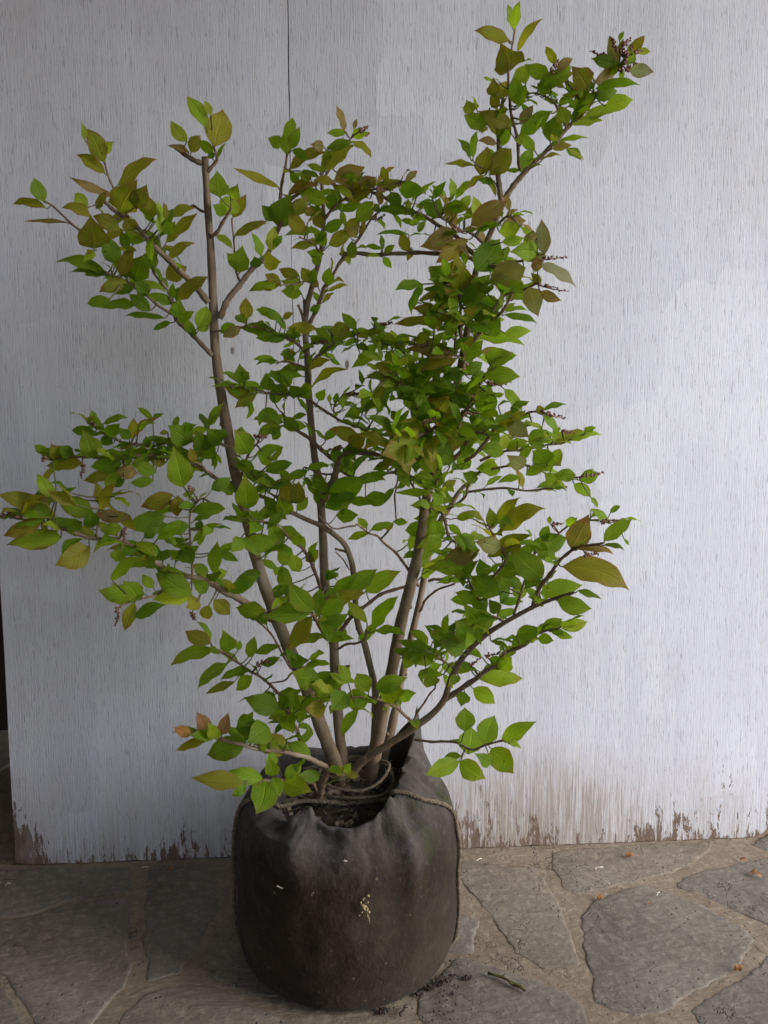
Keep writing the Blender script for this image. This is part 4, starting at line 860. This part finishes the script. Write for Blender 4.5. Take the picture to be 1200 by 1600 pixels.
CLUMP=[(740,500,45,65,26,50,'gdo'),(750,640,50,40,20,46,'gd'),(690,470,40,50,16,48,'gdo'),(800,420,40,35,10,40,'gop'),(780,240,40,50,10,36,'go'),(880,200,50,40,10,36,'gdo'),(430,775,60,45,20,46,'gd'),(560,700,60,40,16,42,'gd'),(500,960,80,45,18,52,'gl'),(400,860,50,50,14,46,'g'),(560,1080,70,30,14,44,'gl'),(660,860,40,60,16,42,'lg'),(740,1000,60,50,18,44,'gd'),(420,1140,60,30,12,46,'gd'),(560,620,50,40,14,36,'dg'),(650,640,85,85,70,48,'ddg'),(700,560,60,75,44,44,'dgd'),(700,760,55,60,26,40,'gld'),(640,690,60,40,20,50,'do'),(250,690,110,35,34,40,'dgg'),(110,790,95,32,28,48,'dgo'),(270,860,70,35,22,46,'dg'),
 (520,310,85,60,34,36,'gdo'),(420,612,70,25,22,34,'dg'),(200,375,75,60,26,36,'gdo'),(720,345,60,40,22,40,'gdb'),(640,325,50,30,14,32,'gd'),(870,165,60,45,16,34,'gd'),(785,180,35,60,12,32,'go'),
 (810,900,90,60,42,42,'gd'),(700,1035,60,35,20,40,'g'),(800,690,80,35,20,36,'gl'),(490,930,60,40,14,44,'dg'),(470,765,90,35,22,42,'dg'),(450,1100,50,35,14,42,'gd'),(540,530,60,25,12,32,'gd'),(620,570,50,35,16,36,'gl'),(720,440,50,50,18,42,'gd'),(690,840,45,45,14,40,'lg'),(340,800,60,40,14,42,'gd'),(470,540,50,25,12,32,'gd')]
for (cx,cy,rx,ry,n,sz,tn) in CLUMP:
    for _ in range(int(n*(.8 if 600<cx<720 and cy<700 else .58))):
        a=random.uniform(0,2*pi); q=sqrt(random.random()); px=cx+cos(a)*rx*q; py=cy+sin(a)*ry*q
        s,dist=nearest(px,py)
        if dist>55: continue
        p=s[5]; base=at(px,py,s[2]+random.uniform(-.045,.035)); tg=(base-p)
        if tg.length>.006: tg.normalize()
        else: tg=Vector((random.uniform(-1,1),random.uniform(-.5,.5),.3)).normalized()
        petiole(FOL[s[3]],p,base,.0009); CNT[s[3]]+=1
        for k in range(random.choice((1,2,2))):
            L=sz*pxs(base)*random.uniform(.7,1.2); dr=(tg*.7+Vector((random.uniform(-1,1),random.uniform(-.7,.5),random.uniform(-.5,.5)))).normalized()
            nn=Vector((random.uniform(-.5,.5),random.uniform(-.9,.2),random.uniform(.35,1))).normalized()
            leaf(FOL[s[3]],base,base+dr*L,nn,L*random.uniform(.34,.47),random.choice(tn),random.uniform(0,.12),random.uniform(.03,.28),random.uniform(-.05,.45))
def octa(mb,c,r,ax):
    s=ax.orthogonal().normalized(); u=ax.cross(s)
    vs=[c-ax*r*1.1,c+ax*r*1.5]
    for k in range(5): a=2*pi*k/5; vs.append(c+(s*cos(a)+u*sin(a))*r)
    fs=[]
    for k in range(5): a=2+k; b=2+(k+1)%5; fs+= [(0,b,a),(1,a,b)]
    mb.add(vs,fs)
for cr,txt in SPK.items():
    f=CR[cr]
    for it in txt.split(';'):
        a,b,c,d=[float(x) for x in it.split()]
        bx,by=f(a,b); tx,ty=f(c,d); s,dist=nearest(bx,by); bi=s[3]; mb=MB(); SPKM[bi].append(mb)
        p0=at(bx,by,s[2]+.022); p1=at(tx,ty,s[2]+random.uniform(.0,.02)); 
        ax=(p1-p0); L=max(ax.length*1.15,.018); ax.normalize(); p1=p0+ax*L
        tube(mb,[s[5],p0,(p0+p1)/2+Vector((0,0,-.001)),p1],[.0009,.0008,.0007,.0004],5,0)
        nb=int(L/.0022)+3
        for k in range(nb):
            t=(k+.5)/nb; o=Vector((random.uniform(-1,1),random.uniform(-1,1),random.uniform(-1,1))).normalized()
            c0=p0+ax*(L*t); q=c0+o*.0022*(1.1-.5*t); octa(mb,q,random.uniform(.0012,.0021)*(1.15-.5*t),(o+ax).normalized())
# ---- link the shrub
SB=BC+Vector((0,0,.2))
shr=empty('shrub',SB); tag(shr,'leafy multi-stemmed shrub with bronze-edged green leaves growing out of the black bag','shrub')
SIDES={'stem':14,'branch':8}
for bi,b in enumerate(BR):
    mb=MB(); P=b['poly']; n=len(P)
    pts=[q[0] for q in P]; rad=[q[1] for q in P]
    if b['kind']=='stem':
        # rings and knots at the nodes, flare at the foot
        for i in range(n):
            rad[i]*=1+.05*noise.noise(pts[i]*40)
            rad[i]*=.80
        tube(mb,pts,rad,14,0,wob=.16)
        for k in range(9):
            i=random.randint(6,n-2); o=Vector((random.uniform(-1,1),random.uniform(-1,.3),random.uniform(-.2,.4))).normalized()
            tube(mb,[pts[i],pts[i]+o*rad[i]*1.15,pts[i]+o*rad[i]*1.45],[rad[i]*.62,rad[i]*.45,rad[i]*.12],7,0,wob=.3)
    else:
        for i in range(n): rad[i]*=1.12
        for i in range(2,n-1,3): rad[i]*=1.22
        tube(mb,pts,rad,8,0,wob=.1)
    o=mb.build(b['kind'],M['bark'] if (b['kind']=='stem' or b['r0']>3.5) else M['twig'],shr,base=pts[0])
    if b['label']: o['label']=b['label']
    if CNT[bi]: FOL[bi].build('foliage',[M['leaf'],M['petiole']],o,colors=True,base=pts[-1])
    for q in SPKM[bi]: q.build('flower_spike',M['bud'],o,base=q.v[0])

# ------------------------------------------------------------------ debris on the paving and the bag
random.seed(31)
def dead(px,py,lx,ang,label,z=.005):
    p=gnd(px,py,z); L=lx*pxs(p); a=R(ang); d=Vector((cos(a),sin(a),0)); mb=MB()
    global TONE
    leaf(mb,p-d*L/2,p+d*L/2+Vector((0,0,L*.06)),Vector((.1,-.2,1)),L*.55,'y',.13,.40,.3,.25)
    o=mb.build('fallen_leaf',M['deadleaf'],base=p); tag(o,label,'leaf','dry leaves fallen on the paving')
dead(985,1338,17,10,'dry orange leaf lying closest to the foot of the white board')
dead(1180,1367,20,-40,'large curled orange leaf on the paving at the far right')
dead(938,1404,14,20,'reddish brown leaf beside the top left corner of the biggest flagstone')
dead(1015,1411,8,60,'tiniest orange leaf fragment on the big flagstone')
dead(1155,1514,20,15,'orange leaf on the mortar joint at the lower right')
dead(268,1358,13,30,'small reddish leaf in the shade left of the bag')
dead(1162,1344,13,-30,'dark curled leaf above the large orange one by the board corner')
def straw(px,py,px2,py2,label,m='straw',r=.0007,nm='straw'):
    a=gnd(px,py,.0065); b=gnd(px2,py2,.0065); mb=MB()
    k=7; pts=[a.lerp(b,i/(k-1))+Vector((0,0,.0015*sin(pi*i/(k-1)))) + Vector((random.uniform(-1,1),random.uniform(-1,1),0))*r*1.2 for i in range(k)]
    tube(mb,pts,[r*(1+random.uniform(-.25,.25)) for _ in pts],6,0,wob=.3)
    if nm=='fallen_twig':
        for i in (2,4):
            q=pts[i]; tube(mb,[q,q+Vector((random.uniform(-.006,.006),random.uniform(-.004,.004),.004))],[r*.7,r*.2],5,0)
    tag(mb.build(nm,M[m],base=a),label,nm.replace('_',' '))
straw(929,1358,943,1355,'pale straw chip lying flat on the stone near the board',r=.0012)
straw(938,1373,952,1381,'thin pale straw slanting just below the chip')
straw(1025,1399,1031,1394,'short white straw on the top edge of the big flagstone')
straw(744,1346,753,1341,'short straw beside the right shoulder of the bag')
straw(8,1383,17,1380,'short straw on the dark stone at the far left')
straw(222,1356,232,1355,'white crumb of straw under the left half of the board')
straw(762,1519,823,1548,'mossy bent twig lying on the flagstone right of the bag','mossy',.0019,'fallen_twig')
straw(701,1524,722,1526,'short dark twig lying close to the right foot of the bag','crumb',.001,'fallen_twig')
straw(624,1587,634,1571,'short upright-pointing reddish twig in front of the bag','crumb',.0014,'fallen_twig')
mb=MB()
for _ in range(240):
    px=random.gauss(690,55) if random.random()<.55 else random.uniform(380,1180); py=random.uniform(1500,1595) if px<720 else random.uniform(1335,1598)
    if px<650 and py<1560: continue
    if random.random()<.25: px=random.uniform(830,900); py=random.uniform(1335,1375)
    p=gnd(px,py,.0045); r_=random.uniform(.0004,.0011)*(1.6 if 660<px<720 and py>1500 else 1)
    octa(mb,p+Vector((0,0,r_*.3)),r_,Vector((random.uniform(-1,1),random.uniform(-1,1),random.uniform(-1,1))).normalized())
for c in ((688,1533,16),(672,1542,9),(600,1578,7),(655,1552,7),(730,1527,6)):
    for _ in range(26):
        p=gnd(c[0]+random.gauss(0,c[2]*.45),c[1]+random.gauss(0,c[2]*.28),.005); octa(mb,p,random.uniform(.001,.0026),Vector((random.uniform(-1,1),random.uniform(-1,1),.5)).normalized())
tag(mb.build('soil_crumbs',M['crumb'],base=gnd(690,1530)),'loose dark soil crumbs scattered over the paving around the bag','soil',kind='stuff')
# dead flower and chips stuck to the bag front
def onbag(px,py,off=.003):
    r=ray(px,py).normalized()
    # march to the bag surface cylinder
    for i in range(4000):
        p=camP+r*(.5+i*.0002); q=p-BC; rad=sqrt(q.x**2+q.y**2)
        if rad<.1505 and q.z<.225: 
            th=math.degrees(math.atan2(q.y,q.x)); return p+Vector((cos(R(th)),sin(R(th)),0))*off
    return camP+r
mb=MB(); c=onbag(569,1413,.002)
for k in range(26):
    o=Vector((random.gauss(0,.0032),-abs(random.gauss(0,.0015)),random.gauss(0,.0065))); octa(mb,c+o,random.uniform(.0009,.0021),Vector((random.uniform(-1,1),-.5,random.uniform(-1,1))).normalized())
tube(mb,[c+Vector((.002,0,-.008)),c+Vector((.005,-.001,-.016)),c+Vector((.006,0,-.024))],[.0006,.0006,.0004],5,0)
tag(mb.build('dried_flower',m_simple('dried_flower_tissue',(.34,.24,.10),(.55,.44,.24),220,.8,.3),base=c),'small dried tan flower head stuck to the front of the black bag','flower')
def chip(px,py,L,ang,label,mt):
    c=onbag(px,py,.0015); mb=MB(); d=Vector((cos(R(ang)),0,sin(R(ang))))
    for k in range(7): octa(mb,c+d*L*(k/6-.5)+Vector((random.uniform(-.0006,.0006),0,random.uniform(-.0006,.0006))),random.uniform(.0006,.0013),d)
    tag(mb.build('plant_chip',mt,base=c),label,'plant chip')
chip(488,1396,.005,60,'small tan chip stuck to the bag left of the dried flower',M['rope'])
chip(439,1385,.006,-30,'pale curled chip on the left side of the bag front',M['straw'])
chip(478,1302,.011,80,'pale wood sliver on the folded collar of the bag',M['straw'])
chip(539,1344,.003,0,'tiny white fleck high on the middle of the bag front',M['straw'])
